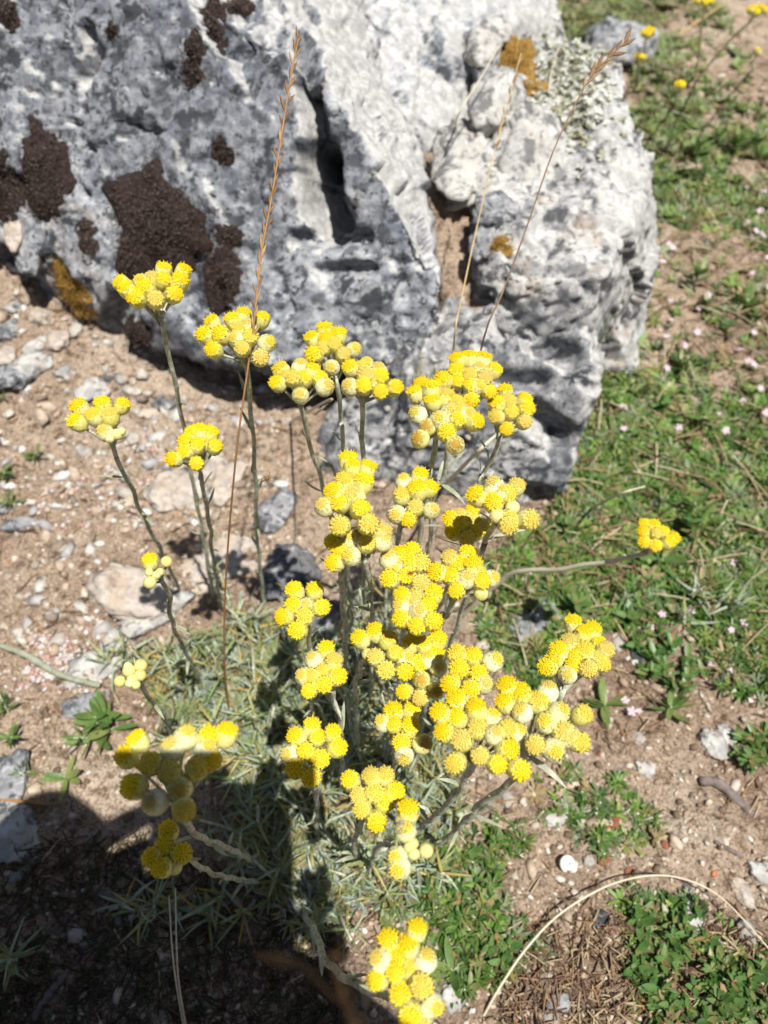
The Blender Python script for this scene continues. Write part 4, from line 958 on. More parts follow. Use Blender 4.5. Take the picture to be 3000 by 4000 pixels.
flower(T(2300, 0, Kf, [(1090, 10, 'y'), (1140, 0, 'y'), (1000, -10, 'y'), (1050, -20, 'y')]), 24, (2718, 300), [(2748, 30), (2742, 80), (2730, 210)], 'far yellow cluster on an upright pale stalk', FARG, 2, mat=M_palestraw)
flower(T(2300, 0, Kf, [(450, 512, 'y'), (480, 508, 'y'), (510, 516, 'y')]), 22, (2510, 300), [], 'low orange-yellow blossom under the square yellow cluster', FARG, 1)
flower(T(2300, 0, Kf, [(825, 770, 'y'), (850, 765, 'y'), (870, 775, 'y')]), 26, (2640, 400), [(2650, 335), (2645, 365)], 'lone small yellow blossom in grass beyond the rock', FARG, 1)
flower(T(2300, 0, Kf, [(1550, 450, 'p'), (1575, 465, 'p')]), 24, (2950, 260), [], 'tiny lemon yellow blossom below the leaning stalk\'s cluster', FARG, 1)

# ------------------------------------------------------------------ beetles and the flying insect
def bug(name, p, nrm, ln, label, mat, legs=True):
    mb = MB(); n = 9
    def blob(c, r, ry, rz):
        V = [];F = []
        for i in range(7):
            for k in range(8):
                a = math.pi * i / 6; b = 2 * math.pi * k / 8; V.append((c[0] + r * math.cos(a), c[1] + ry * math.sin(a) * math.cos(b), c[2] + rz * math.sin(a) * math.sin(b)))
        for i in range(6):
            for k in range(8): F.append((i * 8 + k, i * 8 + (k + 1) % 8, (i + 1) * 8 + (k + 1) % 8, (i + 1) * 8 + k))
        mb.add(V, F)
    blob((-.22 * ln, 0, 0), .32 * ln, .20 * ln, .17 * ln); blob((.15 * ln, 0, 0), .17 * ln, .15 * ln, .13 * ln); blob((.36 * ln, 0, -.02 * ln), .10 * ln, .10 * ln, .09 * ln)
    root = obj(name, mb.mesh(name), mat); root.matrix_world = frame(nrm, random.uniform(0, 6), 1, p)
    tag(root, label, 'insect')
    for s in (-1, 1):
        for k in (-1, 0, 1):
            lb = MB(); lb.tube([(.12 * ln + .08 * k * ln, s * .1 * ln, -.02 * ln), (.12 * ln + .25 * k * ln, s * .32 * ln, .06 * ln), (.12 * ln + .36 * k * ln, s * .42 * ln, -.12 * ln)], .025 * ln, 4)
            obj('leg', lb.mesh('leg'), mat, root)
    return root
bug('beetle', at(1604, 2238, .2415), (0, -.3, 1), .0022, 'tiny red-brown beetle on a yellow flower head', M_beetle)
bug('beetle', at(1648, 2398, .2385), (0, -.3, 1), .0030, 'dark red beetle in the gap between flower heads', M_beetle)
bug('insect', at(1040, 1870, .285), (.6, -.7, .5), .0042, 'tiny brown insect hovering beside a felted stem', M_insect)

# ------------------------------------------------------------------ grasses
def spikelet_mesh():
    V = []; F = []; L = .009
    for i in range(5):
        t = i / 4; r = .0009 * math.sin(math.pi * min(.98, t * .85 + .1))
        for k in range(5): a = 2 * math.pi * k / 5; V.append((r * math.cos(a), L * t, r * .6 * math.sin(a)))
    for i in range(4):
        for k in range(5): F.append((i * 5 + k, i * 5 + (k + 1) % 5, (i + 1) * 5 + (k + 1) % 5, (i + 1) * 5 + k))
    me = bpy.data.meshes.new('spikelet'); me.from_pydata(V, [], F); me.update(); me.shade_smooth(); me.materials.append(M_spikelet); return me
SPK = spikelet_mesh()
def grass(path, base, label, mat, rad, spk=(0, 0, 0, 1.0, .4), group=None, name='grass_stalk', cat='grass'):
    """path: [(px,py,depth)] top first; base: pixel of the foot; spk: (count, from, to, scale, spread)"""
    bp = base if isinstance(base, Vector) else hit(*base)[0]
    root = thing(name, bp, label, cat, group)
    cp = curve([at(*p) for p in path] + [bp - Vector((0, 0, .003))], 60)
    mb = MB(); mb.tube([p - bp for p in cp], [rad * (.55 + .6 * i / 59) for i in range(60)], 6)
    obj('stalk', mb.mesh('stalk'), mat, root)
    n, f0, f1, sc, sp = spk
    for i in range(n):
        f = f0 + (f1 - f0) * i / max(1, n - 1); k = min(58, int(f * 59)); p = cp[k].lerp(cp[k + 1], f * 59 - k); t = (cp[max(k - 1, 0)] - cp[k + 1]).normalized()
        sd_ = RT * (1 if i % 2 else -1) + FW * random.uniform(-.6, .6); sd_ = (sd_ - t * sd_.dot(t)).normalized()
        leaf_at(SPK, 'spikelet', root, p, t + sd_ * sp * random.uniform(.4, 1.3), FW, sc * random.uniform(.75, 1.15), random.uniform(.8, 1.3))
    return root
grass([(1165, 150, .27), (1120, 400, .268), (1065, 750, .268), (1020, 1000, .268), (985, 1320, .268), (920, 1800, .29), (880, 2300, .36), (878, 2600, .42)], (895, 2790),
      'tall brown grass stalk with a slim spikelet head crossing the boulder', M_brownstraw, .00048, (40, .0, .27, .58, .42))
grass([(2440, 168, .34), (2400, 205, .34), (2320, 285, .34), (2230, 440, .34), (2150, 620, .34), (2060, 880, .34), (1960, 1150, .345), (1890, 1320, .35)], (1830, 1600),
      'thin dark grass stalk with a reddish spikelet tip leaning over the pale rock', M_darkstraw, .0005, (11, .0, .09, .85, .5))
grass([(2035, 210, .42), (1990, 380, .42), (1930, 600, .42), (1860, 900, .40), (1800, 1180, .38), (1775, 1320, .37)], (1760, 1560), 'pale straw stalk with a faint tip before the ochre moss', M_straw, .0005, (10, 0, .16, .7, .3))
grass([(1950, 180, .55), (1880, 300, .54), (1790, 450, .53)], (1780, 500), 'bleached straw piece leaning on the rock by the white stones', M_palestraw, .0008)
grass([(2180, 190, .62), (2150, 300, .6)], (2150, 390), 'short bleached straw on the lichen patch', M_palestraw, .0006)
# arched straw, lower right
grass([(a_, b_, (on_ground(a_, b_) - CAM).dot(FW) - c_) for a_, b_, c_ in ((3080, 3800, .004), (2920, 3610, .008), (2780, 3480, .012), (2600, 3420, .014), (2400, 3450, .013), (2200, 3560, .011), (2060, 3700, .009), (1950, 3860, .006))], (1880, 3990), 'long pale arched straw over the sandy ground', M_palestraw, .0006, name='straw')
grass([(1965, 1675, .36), (1850, 1780, .352)], (1735, 1890), 'pale straw leaning on the rock foot behind the flower stems', M_palestraw, .0014, name='straw')
grass([(2850, 0, .95), (2660, 130, .95)], (2650, 150), 'dry yellow straw far beyond the rock', M_straw, .0012, name='straw')
grass([(2520, 1900, .48), (2420, 1930, .475)], (2300, 1985), 'fallen pale straw lying over the ground cover', M_palestraw, .0009, name='straw')
grass([(1230, 1620, .36), (1290, 1560, .365)], (1130, 1640), 'curled tan straw piece behind the slant-stemmed touching cluster', M_palestraw, .0010, name='straw')
grass([(2440, 3250, .415), (2450, 3400, .41)], (2400, 3700), 'hair-thin dark stalk on the open sand', M_darkstraw, .0003, name='straw')
grass([(660, 3500, .33), (672, 3700, .33), (690, 3850, .335)], (720, 4050), 'thin grey stalk upright in the shadow', M_palestraw, .0005, name='straw')
grass([(685, 3470, .335), (690, 3700, .335), (700, 3850, .335)], (730, 4060), 'second thin grey stalk beside the first in the shadow', M_palestraw, .0005, name='straw')
# dry spikelet head close to the lens
nb = on_z(1520, 4700, float(gz(0, -.06)[0]))
ng = grass([(1180, 3770, .092), (1270, 3850, .092), (1350, 3960, .093), (1420, 4120, .098)], nb, 'blurred brown dry grass head close to the camera', M_brownstraw, .0005, (14, .0, .5, .62, .9))
g2 = grass([(1330, 3560, .10), (1330, 3760, .10), (1360, 3960, .10)], nb + Vector((.01, 0, 0)), 'second blurred brown grass blade close to the camera', M_brownstraw, .0006, (8, .0, .5, .6, .7))
# roots and sticks
def stick(pix, rad, label, mat, lift=.0, name='twig'):
    pts = [on_ground(*p) + Vector((0, 0, rad * .5 + lift)) for p in pix]; cp = curve(pts, 16)
    mb = MB(); mb.tube([p - cp[0] for p in cp], [rad * (1.1 - .5 * abs(i / 15 - .4)) * random.uniform(.85, 1.15) for i in range(16)], 7)
    o = obj(name, mb.mesh(name), mat); o.location = cp[0]; return tag(o, label, 'twig')
stick([(2730, 3055), (2800, 3060), (2870, 3120), (2930, 3180)], .0030, 'thick dark curved root piece on the sand', M_twig)
stick([(2790, 3290), (2850, 3320), (2900, 3350)], .0012, 'short grey stick below the dark root piece', M_twig)
stick([(2080, 3060), (2180, 3120), (2300, 3180)], .0008, 'thin reddish creeping twig on sand by the thick slanting stems', M_brownstraw)
stick([(1850, 3480), (1920, 3490)], .001, 'short pale stick on the soil near the blurred flower cluster', M_palestraw)
stick([(1830, 3440), (1910, 3470)], .001, 'pale chip of straw beside the short stick', M_palestraw)
stick([(370, 3470), (440, 3500), (520, 3540)], .0028, 'grey driftwood-like stick lying in the shadow', M_twig)
stick([(130, 3990), (200, 3880), (270, 3790)], .0022, 'long bluish stick in the deepest shadow', M_twig)
stick([(130, 3660), (230, 3640), (270, 3570)], .0016, 'curved dark stick in the shadow beside pale pebbles', M_twig)
stick([(430, 3655), (500, 3655), (550, 3610)], .0012, 'thin curved stick beside the pale pebbles in shadow', M_twig)
stick([(350, 3385), (470, 3440)], .0012, 'dark twig just inside the shadow edge', M_twig)
stick([(0, 2530), (110, 2570), (250, 2650), (400, 2690)], .0021, 'thick grey-green felted stem lying over the soil by the grey stones', M_oldstem, .004)
stick([(10, 3130), (120, 3140), (230, 3150)], .0009, 'orange-brown twig across the rough grey rock', M_brownstraw, .003)

# ------------------------------------------------------------------ grass tuft at the rock foot
BLADE = [leaf_mesh('blade', .045, .0011, c, .4, 7, .45, M_lime) for c in (.4, .8, 1.2)]
BLADED = [leaf_mesh('dry_blade', .045, .0010, c, .4, 7, .45, M_straw) for c in (.5, .9)]
def tuft(px, py, n, ln, label, dry=.3, group=None, spread=.45):
    p = hit(px, py)[0]; root = thing('grass_tuft', p, label, 'grass', group)
    for _ in range(n):
        a = random.uniform(0, 6.28); t = abs(random.gauss(0, spread)); d = Vector((math.cos(a) * t, math.sin(a) * t, 1))
        me = random.choice(BLADED if random.random() < dry else BLADE)
        leaf_at(me, 'blade', root, p + Vector((math.cos(a), math.sin(a), 0)) * .002, d, Vector((-math.cos(a), -math.sin(a), .3)), ln / .045 * random.uniform(.6, 1.1))
    return root
tuft(1690, 1560, 18, .035, 'green and straw grass tuft in the crack of the rock foot')
tuft(1800, 1480, 12, .03, 'grass tuft beside the crack tuft, in front of the pale rock', .4)
tuft(1640, 1510, 10, .03, 'small straw coloured grass tuft against the boulder', .6)
tuft(2090, 2560, 14, .02, 'yellow-green grass tuft beside the pale flat stone', .3)
tuft(2020, 2480, 10, .022, 'pale green grass tuft behind the dense flowers', .2)
tuft(2350, 1330, 16, .025, 'green grass tuft at the foot of the whitish rock flank', .15)
tuft(60, 2420, 8, .02, 'yellowish grass blades near the pinkish flakes', .5)
tuft(930, 2980, 12, .03, 'dry yellow grass tuft beside the half-shaded cluster', .75)
tuft(880, 2560, 10, .025, 'greenish grass tuft around the tall grass stalk foot', .4)

# ------------------------------------------------------------------ leafy shoots of the clump
SHL = [leaf_mesh('shoot_leaf', .019, .00145, c, .4, 6, .5, M_silver) for c in (.3, .8, 1.3, -.6, -1.0)]
def shoot(px, py, h, n, label, group, ln=1.0, name='leafy_shoot'):
    p = hit(px, py)[0]; root = thing(name, p, label, 'plant', group)
    lean = Vector((random.gauss(0, .35), random.gauss(0, .35), 1 if h < .06 else 3)).normalized(); mb = MB()
    cp = curve([Vector((0, 0, -.002)), lean * h * .5 + Vector((random.gauss(0, .002), random.gauss(0, .002), 0)), lean * h], 7); mb.tube(cp, [.0009] * 4 + [.0008, .0007, .0005], 5)
    obj('stem', mb.mesh('shoot_stem'), M_stem, root)
    for i in range(n):
        f = .15 + .85 * i / n; q = lean * h * f; a = i * 2.4 + random.uniform(-.3, .3); out = Vector((math.cos(a), math.sin(a), 0))
        up_ = .25 + 1.1 * f; d = out + lean * up_ * random.uniform(.6, 1.2)
        leaf_at(random.choice(SHL), 'leaf', root, p + q, d, lean - out * .4, ln * random.uniform(.6, 1.05), random.uniform(.8, 1.3))
    return root
def polyin(px, py, poly):
    c = False; j = len(poly) - 1
    for i in range(len(poly)):
        (xi, yi), (xj, yj) = poly[i], poly[j]
        if (yi > py) != (yj > py) and px < (xj - xi) * (py - yi) / (yj - yi) + xi: c = not c
        j = i
    return c
LAND = [(560, 2620, 'below the closed straw-yellow buds'), (700, 2700, 'around the stem with one open head and five buds'), (900, 2560, 'around the foot of the tall brown grass stalk'), (1030, 2430, 'at the foot of the stem crossed by the grass stalk'),
        (1200, 2600, 'under the eight-headed cluster'), (1330, 2900, 'under the nine-headed cluster'), (1080, 2850, 'between the grass stalk and the flower-shaped cluster'), (1200, 3150, 'under the flower-shaped cluster of ten heads'), (960, 3150, 'beside the half-shaded cluster'),
        (1020, 3400, 'at the feet of the shaded stems'), (1150, 3560, 'inside the corner of the phone-shaped shadow'), (1400, 3250, 'under the nine-headed cluster by the withered one'), (1500, 3450, 'below the withered cluster with fluff'), (1480, 2700, 'among the stems under the long central clusters'),
        (1650, 2700, 'behind the dense central mass'), (1700, 3000, 'under the largest dense cluster'), (1680, 3250, 'at the foot of the two thick slanting stems')]
def near(px, py): return min(LAND, key=lambda q: (q[0] - px) ** 2 + (q[1] - py) ** 2)[2]
LANDR = [(2470, 3560, 'under the crest of the arched straw'), (2700, 3620, 'around the bright white stone'), (2900, 3750, 'under the falling end of the arched straw'), (2600, 3900, 'over the brown litter tangle'), (2900, 3950, 'in the thick of the leafy patch'), (2940, 2920, 'beside the white angular stone'),
         (2520, 2560, 'beside the dark grey lump and white chip'), (2680, 2620, 'between open sand and the ground cover')]
LANDB = [(1500, 3500, 'below the withered cluster'), (1650, 3600, 'just beyond the blurred flower cluster'), (1900, 3250, 'under the two thick slanting stems'), (1850, 3400, 'beside the pale chip of straw'), (2000, 3650, 'beside the foot of the arched straw'), (1850, 3800, 'beside the white stone under narrow leaves')]
def near2(L, px, py): return min(L, key=lambda q: (q[0] - px) ** 2 + (q[1] - py) ** 2)[2]
CLUMP = [(560, 2620), (820, 2480), (1010, 2380), (1150, 2450), (1330, 2500), (1500, 2350), (1720, 2500), (1800, 3000), (1760, 3250), (1640, 3420), (1480, 3560), (1180, 3620), (1060, 3500), (960, 3300), (900, 3050), (700, 2880)]
GS1 = 'narrow-leaved silvery shoots in the flower clump'
k = 0
while k < 125:
    px, py = random.uniform(500, 1850), random.uniform(2300, 3650)
    if polyin(px, py, CLUMP):
        shoot(px, py, random.uniform(.012, .045), random.randint(11, 17), 'narrow-leaved silvery shoot ' + near(px, py), GS1); k += 1
for (px, py) in [(1420, 2560), (1480, 2640), (1540, 2600), (1400, 2700), (1460, 2780), (1520, 2720), (1580, 2760), (1440, 2860), (1380, 2880), (1560, 2880), (1340, 2800), (1620, 2820), (1290, 2950), (1500, 3000), (1430, 3020), (1360, 3060)]:
    shoot(px, py, random.uniform(.07, .13), random.randint(20, 28), 'tall leafy flowerless stem standing among the flower stems', 'tall leafy flowerless stems inside the clump', .85, 'leafy_shoot')
for (px, py) in [(520, 2560), (470, 2620), (1040, 2800), (1080, 2870), (1010, 2760), (600, 3480), (640, 3560), (720, 3560), (560, 3530), (890, 3480), (960, 3560), (820, 3620), (60, 3740), (20, 3780), (1060, 3080), (1000, 3130), (2690, 2440), (2750, 2400), (2830, 2380), (2720, 2340)]:
    shoot(px, py, random.uniform(.01, .025), 14, 'pale silvery rosette shoot hugging the ground', 'pale silvery rosettes on the ground', 1.15, 'silvery_rosette')

# ------------------------------------------------------------------ small green weeds
WL = [leaf_mesh('weed_leaf', .0095, .0036, c, .25, 5, .75, M_green) for c in (.25, .6, -.2)]
WL2 = [leaf_mesh('long_leaf', .016, .0042, c, .25, 5, .8, M_lime) for c in (.25, .6, -.2)]
WL3 = [leaf_mesh('needle_leaf', .010, .0013, c, .3, 4, .6, M_lime) for c in (.2, .7)]
def weed(px, py, label, group, n=10, ln=1.0, h=.010, leaves=WL, name='creeping_plant', flatn=.25):
    p = hit(px, py)[0]; root = thing(name, p, label, 'plant', group)
    lean = Vector((random.gauss(0, .5), random.gauss(0, .5), 1)).normalized(); mb = MB()
    mb.tube(curve([Vector((0, 0, -.002)), lean * h * .5, lean * h], 5), .00045, 5); obj('stem', mb.mesh('weed_stem'), M_brownstraw if leaves is WL else M_stem, root)
    for i in range(n):
        f = .25 + .75 * (i // 2) / max(1, n // 2); a = (i % 2) * math.pi + (i // 2) * 1.57 + random.uniform(-.35, .35); out = Vector((math.cos(a), math.sin(a), 0))
        leaf_at(random.choice(leaves), 'leaf', root, p + lean * h * f, out + lean * (flatn + .8 * f * random.uniform(.3, 1)), lean - out * .3, ln * random.uniform(.65, 1.1) * (1.15 - .4 * f), random.uniform(.8, 1.2))
    return root
GW = 'small-leaved creeping plants on the soil around the arched straw'
for poly, cnt_ in (([(2420, 3480), (2560, 3560), (2700, 3520), (2800, 3700), (3000, 3820), (3020, 4020), (2540, 4020), (2460, 3800), (2500, 3650)], 56), ([(2900, 2880), (3000, 2850), (3010, 2990), (2860, 2990)], 12), ([(2440, 2500), (2560, 2480), (2720, 2560), (2740, 2660), (2600, 2720), (2470, 2600)], 22)):
    k = 0; xs = [q[0] for q in poly]; ys = [q[1] for q in poly]
    while k < cnt_:
        px, py = random.uniform(min(xs), max(xs)), random.uniform(min(ys), max(ys))
        if polyin(px, py, poly): weed(px, py, 'small-leaved creeping sprig ' + near2(LANDR, px, py), GW, random.randint(8, 14), random.uniform(.8, 1.15), random.uniform(.004, .012)); k += 1
GW2 = 'low green sprigs around the blurred flower cluster'
k = 0
P2 = [(1400, 3420), (1700, 3250), (1960, 3180), (2050, 3300), (1900, 3420), (1980, 3620), (2100, 3700), (1950, 3850), (1750, 3880), (1720, 3600), (1500, 3620)]
while k < 54:
    px, py = random.uniform(1400, 2100), random.uniform(3180, 3880)
    if polyin(px, py, P2): weed(px, py, 'low bright green sprig ' + near2(LANDB, px, py), GW2, random.randint(7, 12), random.uniform(.7, 1.05), random.uniform(.003, .010), WL if random.random() < .6 else WL3); k += 1
for (px, py, n, l) in [(430, 2800, 14, 1.2), (470, 2860, 12, 1.2), (400, 2880, 10, 1.1)]: weed(px, py, 'broad-leaved bright green weed beside the closed bud cluster', 'bright green weed leaves beside the buds', n, l, .018, WL2, 'green_weed')
weed(270, 3040, 'bright green five-leaved seedling on pale soil above the shadow', None, 6, 1.25, .006, WL2, 'green_weed', .1)
weed(140, 3010, 'feathery light green tuft near the rough grey rock', None, 22, 1.0, .010, WL3, 'green_weed')
weed(30, 2880, 'mossy green tuft beside the grey stone', None, 30, 1.2, .02, WL3, 'green_weed')
weed(40, 2800, 'second mossy green tuft behind the first', None, 30, 1.2, .02, WL3, 'green_weed')
for (px, py, s) in [(130, 1800, 'dense'), (30, 1850, 'loose'), (60, 1960, 'bright'), (30, 1560, 'small'), (20, 1080, 'pale')]:
    weed(px, py, s + ' feathery green tuft on the bare soil below the boulder', None, 26, 1.15, .012, WL3, 'green_weed')
weed(2360, 2770, 'star-shaped light green rosette on open sand', None, 12, 1.2, .004, WL2, 'green_weed', .1)
weed(2620, 2780, 'second star-shaped green rosette beside the first', None, 10, 1.1, .004, WL2, 'green_weed', .1)
weed(1770, 3800, 'narrow bright leaves lying over the white stone', None, 5, 1.5, .006, WL2, 'green_weed', .1)
weed(1790, 3720, 'rosette of rounded green leaves above the white stone', None, 8, 1.0, .006, WL, 'green_weed', .1)
LANDC = [(2350, 1600, 'by the low rugged rock foot'), (2450, 1250, 'by the narrow whitish rock flank'), (2700, 800, 'beyond the pale rock, among pink dots'), (2650, 500, 'around the lone small yellow blossom'), (2550, 2200, 'under the lone yellow cluster'), (2850, 2300, 'beside the silvery rosettes'), (2850, 1700, 'in the open ground cover among pink flowers'), (2150, 2330, 'beside the bleached stalk')]
k = 0
while k < 34:
    px, py = random.uniform(2150, 3000), random.uniform(450, 2430)
    hh_ = hit(px, py)
    if hh_[0].z > .03 or hh_[1].z < .9: continue
    weed(px, py, 'bushy green herb ' + near2(LANDC, px, py), 'bushy herbs standing in the ground cover', random.randint(12, 20), random.uniform(.8, 1.5) * (1 + .4 * max(0, hh_[2] - .6)), random.uniform(.008, .022), random.choice([WL, WL2, WL3, WL2]), 'green_herb'); k += 1
for (a, b) in [(2230, 3050), (2250, 3110), (2310, 3150), (2330, 3210), (2340, 3280), (2420, 3190), (2500, 3205), (2560, 3210), (2360, 3340), (2000, 3230), (2090, 3210), (1960, 3200), (2030, 3290), (2440, 3480), (2460, 3540)]:
    weed(a, b, 'sprig of the green needle-leaved runner on the sand', 'green runner sprigs on the sand', 12, .8, .008, WL3, 'green_runner')

# ------------------------------------------------------------------ pink flowers
def petal_flower():
    mb = MB()
    for k in range(5):
        a = k * 2 * math.pi / 5; c, s = math.cos(a), math.sin(a); V = []
        for (r, wv, z) in ((.2, .25, 0), (1.2, .75, .25), (2.2, .9, .3), (2.8, .35, .15)):
            for e in (-1, 1): V.append((r * c - e * wv * s, r * s + e * wv * c, z))
        mb.add(V, [(0, 1, 3, 2), (2, 3, 5, 4), (4, 5, 7, 6)])
    me = mb.mesh('petals'); me.materials.append(M_pink); return me
PF = petal_flower()
ST = MB(); ST.tube([(0, 0, -6), (0, 0, 0)], .16, 5); PST = ST.mesh('flower_stalk'); PST.materials.append(M_brownstraw)
pk = [(2530, 2450), (2580, 2420), (2520, 2500), (2470, 2770), (2500, 2790), (2890, 2450), (2850, 2470), (2790, 2600), (2840, 2620), (2680, 2390), (2330, 2150), (2340, 2170), (2010, 2250), (2040, 2280), (2060, 2240), (2820, 1690), (2830, 1700), (2850, 2190), (2860, 2200), (2700, 2300), (2900, 2400), (2440, 2740), (2550, 1980)]
for _ in range(50):
    pk.append((random.uniform(2350, 3000), random.uniform(750, 1700)))
for (px, py) in pk:
    if px < 2380 and py < 1700: continue
    hh_ = hit(px, py)
    if hh_[0].z > .03 or hh_[1].z < .9: continue
    p = hh_[0]; big = 1.0 if py > 1700 else 1.1
    o = thing('pink_flower', p, 'tiny pink-white flower dotted through the ground cover', 'flower', 'tiny pink flowers in the ground cover')
    nrm = Vector((random.gauss(0, .3), random.gauss(0, .3) - .2, 1)); s_ = .001 * random.uniform(.7, 1.15) * big
    f = obj('petals', PF, None, o); f.matrix_local = frame(nrm, random.uniform(0, 6), s_, nrm.normalized() * 6 * s_)
    g = obj('stalk', PST, None, o); g.matrix_local = frame(nrm, 0, s_, nrm.normalized() * 6 * s_)

# ------------------------------------------------------------------ ground stuff
def inpoly_np(X, Y, poly):
    c = np.zeros(len(X), bool); j = len(poly) - 1
    for i in range(len(poly)):
        xi, yi = poly[i]; xj, yj = poly[j]
        cond = ((yi > Y) != (yj > Y)) & (X < (xj - xi) * (Y - yi) / (yj - yi + 1e-12) + xi); c ^= cond; j = i
    return c
def sample_ground(n, x0, x1, y0, y1):            # points on the soil, denser towards the viewer's feet
    X = []; Yv = []
    px = rng.uniform(x0, x1, n); py = rng.uniform(y0, y1, n)
    r = np.array(FW)[None] + np.array(RT)[None] * ((px - 1500) / FPX)[:, None] + np.array(UP)[None] * ((2000 - py) / FPX)[:, None]
    t = -CAM.z / r[:, 2]; P = np.array(CAM)[None] + r * t[:, None]; P[:, 2] = gz(P[:, 0], P[:, 1]); return P
def wpoly(poly): return [(on_z(a, b, 0).x, on_z(a, b, 0).y) for a, b in poly]
COVER = wpoly([(2180, 2000), (2230, 1700), (2330, 1250), (2400, 900), (2480, 300), (2200, 120), (2100, -250), (3300, -250), (3600, 1200), (3500, 2450), (2950, 2520), (2700, 2430), (2440, 2440), (2250, 2480), (2060, 2560), (1900, 2500), (1880, 2200), (2100, 2080)])
SANDP = wpoly([(2750, -100), (3300, -200), (3300, 500), (2950, 250)])
# crumbs of soil
ci = 0
for i, (n, smin, smax) in enumerate(((6500, .0005, .0015), (6500, .0006, .0017), (2600, .0011, .0024), (2600, .0011, .0024), (200, .0022, .0040), (200, .0022, .0040))):
    P = sample_ground(n, -700, 3700, 300, 4700)
    r_ = np.random.default_rng(500 + i); tv = ICO1 * (1 + .42 * r_.uniform(-1, 1, size=(len(ICO1), 1))) * np.array([1.25, .8, .5])
    cov = inpoly_np(P[:, 0], P[:, 1], COVER); keep = ~cov | (rng.random(len(P)) < .35); P = P[keep]; n = len(P)
    s = rng.uniform(smin, smax, n) * (1 + .5 * np.hypot(P[:, 0], P[:, 1])); M = rand_frames(n, .8) * s[:, None, None]; P[:, 2] += s * .15
    u = rng.random(n)[:, None]; pal = np.array([[.43, .33, .24], [.48, .385, .29], [.31, .225, .155], [.52, .445, .36], [.18, .125, .085], [.38, .285, .20]])[rng.integers(0, 6, n)]
    pale = rng.random(n) < .05; pal[pale] = [.62, .57, .50]; red = rng.random(n) < .010; pal[red] = [.42, .16, .08]
    scatter('soil_crumbs', tv, ICOF1, M, P, pal * (.8 + .35 * u), M_crumb, ['finest sandy soil grit', 'fine sandy soil crumbs', 'coarser tan soil crumbs', 'coarse brownish gravel bits', 'tan clods of dry soil', 'larger flattened clods of soil'][i], 'soil')
# rubble grit over the left soil and against the boulder
for nm, n, a_, b_, lab in (('stone_grit', 900, .0016, .0036, 'pale stone grit over the soil below the boulder'), ('stone_grit', 260, .003, .0065, 'half-buried angular chips over the soil below the boulder')):
    P = sample_ground(n, -300, 1150, 1150, 2500); n = len(P); dd_ = vnoise(P * 14, 171); P = P[dd_ > -.25]; n = len(P)
    tv = ICO1 * (1 + .45 * np.random.default_rng(n).uniform(-1, 1, size=(len(ICO1), 1))) * np.array([1.3, .85, .5]); s = rng.uniform(a_, b_, n); M = rand_frames(n, .5) * s[:, None, None]
    pal = np.array([[.52, .47, .40], [.40, .38, .36], [.46, .36, .27], [.26, .20, .15], [.58, .55, .50]])[rng.integers(0, 5, n)] * rng.uniform(.75, 1.1, n)[:, None]
    scatter(nm, tv, ICOF1, M, P, pal, M_crumb, lab, 'gravel')
# pinkish gravel patch on the left
Pk = wpoly([(60, 2480), (300, 2480), (360, 2620), (120, 2660)]); P = sample_ground(9000, 0, 900, 1700, 2700)
m1 = inpoly_np(P[:, 0], P[:, 1], Pk) & (rng.random(len(P)) < .55); m2 = (vnoise(P * 22, 91) > .35) & (rng.random(len(P)) < .12); P = P[m1 | m2]; n = len(P)
s = rng.uniform(.0009, .0024, n); M = rand_frames(n, .8) * s[:, None, None]; P[:, 2] += s * .3
pal = np.array([[.56, .44, .41], [.50, .47, .47], [.60, .54, .51], [.46, .28, .24]])[rng.integers(0, 4, n)]
scatter('pinkish_gravel', ICO1 * np.array([1, .8, .45]), ICOF1, M, P, pal, M_crumb, 'scatter of pinkish white flakes on the bare soil', 'gravel')
# dry litter: bits of stalk
def stickt(seg=3):
    V = []; F = []
    for i in range(seg + 1):
        t = i / seg - .5; z = .12 * math.cos(t * 2.4)
        for k in range(3): a = 2.094 * k; V.append((.045 * math.cos(a), t, z + .045 * math.sin(a)))
    for i in range(seg):
        for k in range(3): F.append((i * 3 + k, i * 3 + (k + 1) % 3, (i + 1) * 3 + (k + 1) % 3, (i + 1) * 3 + k))
    return np.array(V), np.array(F)
tv, tf = stickt(); P = sample_ground(5200, -500, 3500, 500, 4500); n = len(P)
litter_w = vnoise(P * 9, 77) + .5 * vnoise(P * 25, 78); P = P[litter_w > -.25]; n = len(P)
s = rng.uniform(.004, .013, n); M = rand_frames(n, .25) * s[:, None, None]; P[:, 2] += .0006
pal = np.array([[.40, .28, .15], [.22, .14, .08], [.52, .43, .28], [.14, .09, .06], [.36, .20, .10]])[rng.integers(0, 5, n)] * rng.uniform(.8, 1.2, n)[:, None]
scatter('dry_litter', tv, tf, M, P, pal, M_litter, 'dry straw bits and brown plant litter on the soil', 'litter')
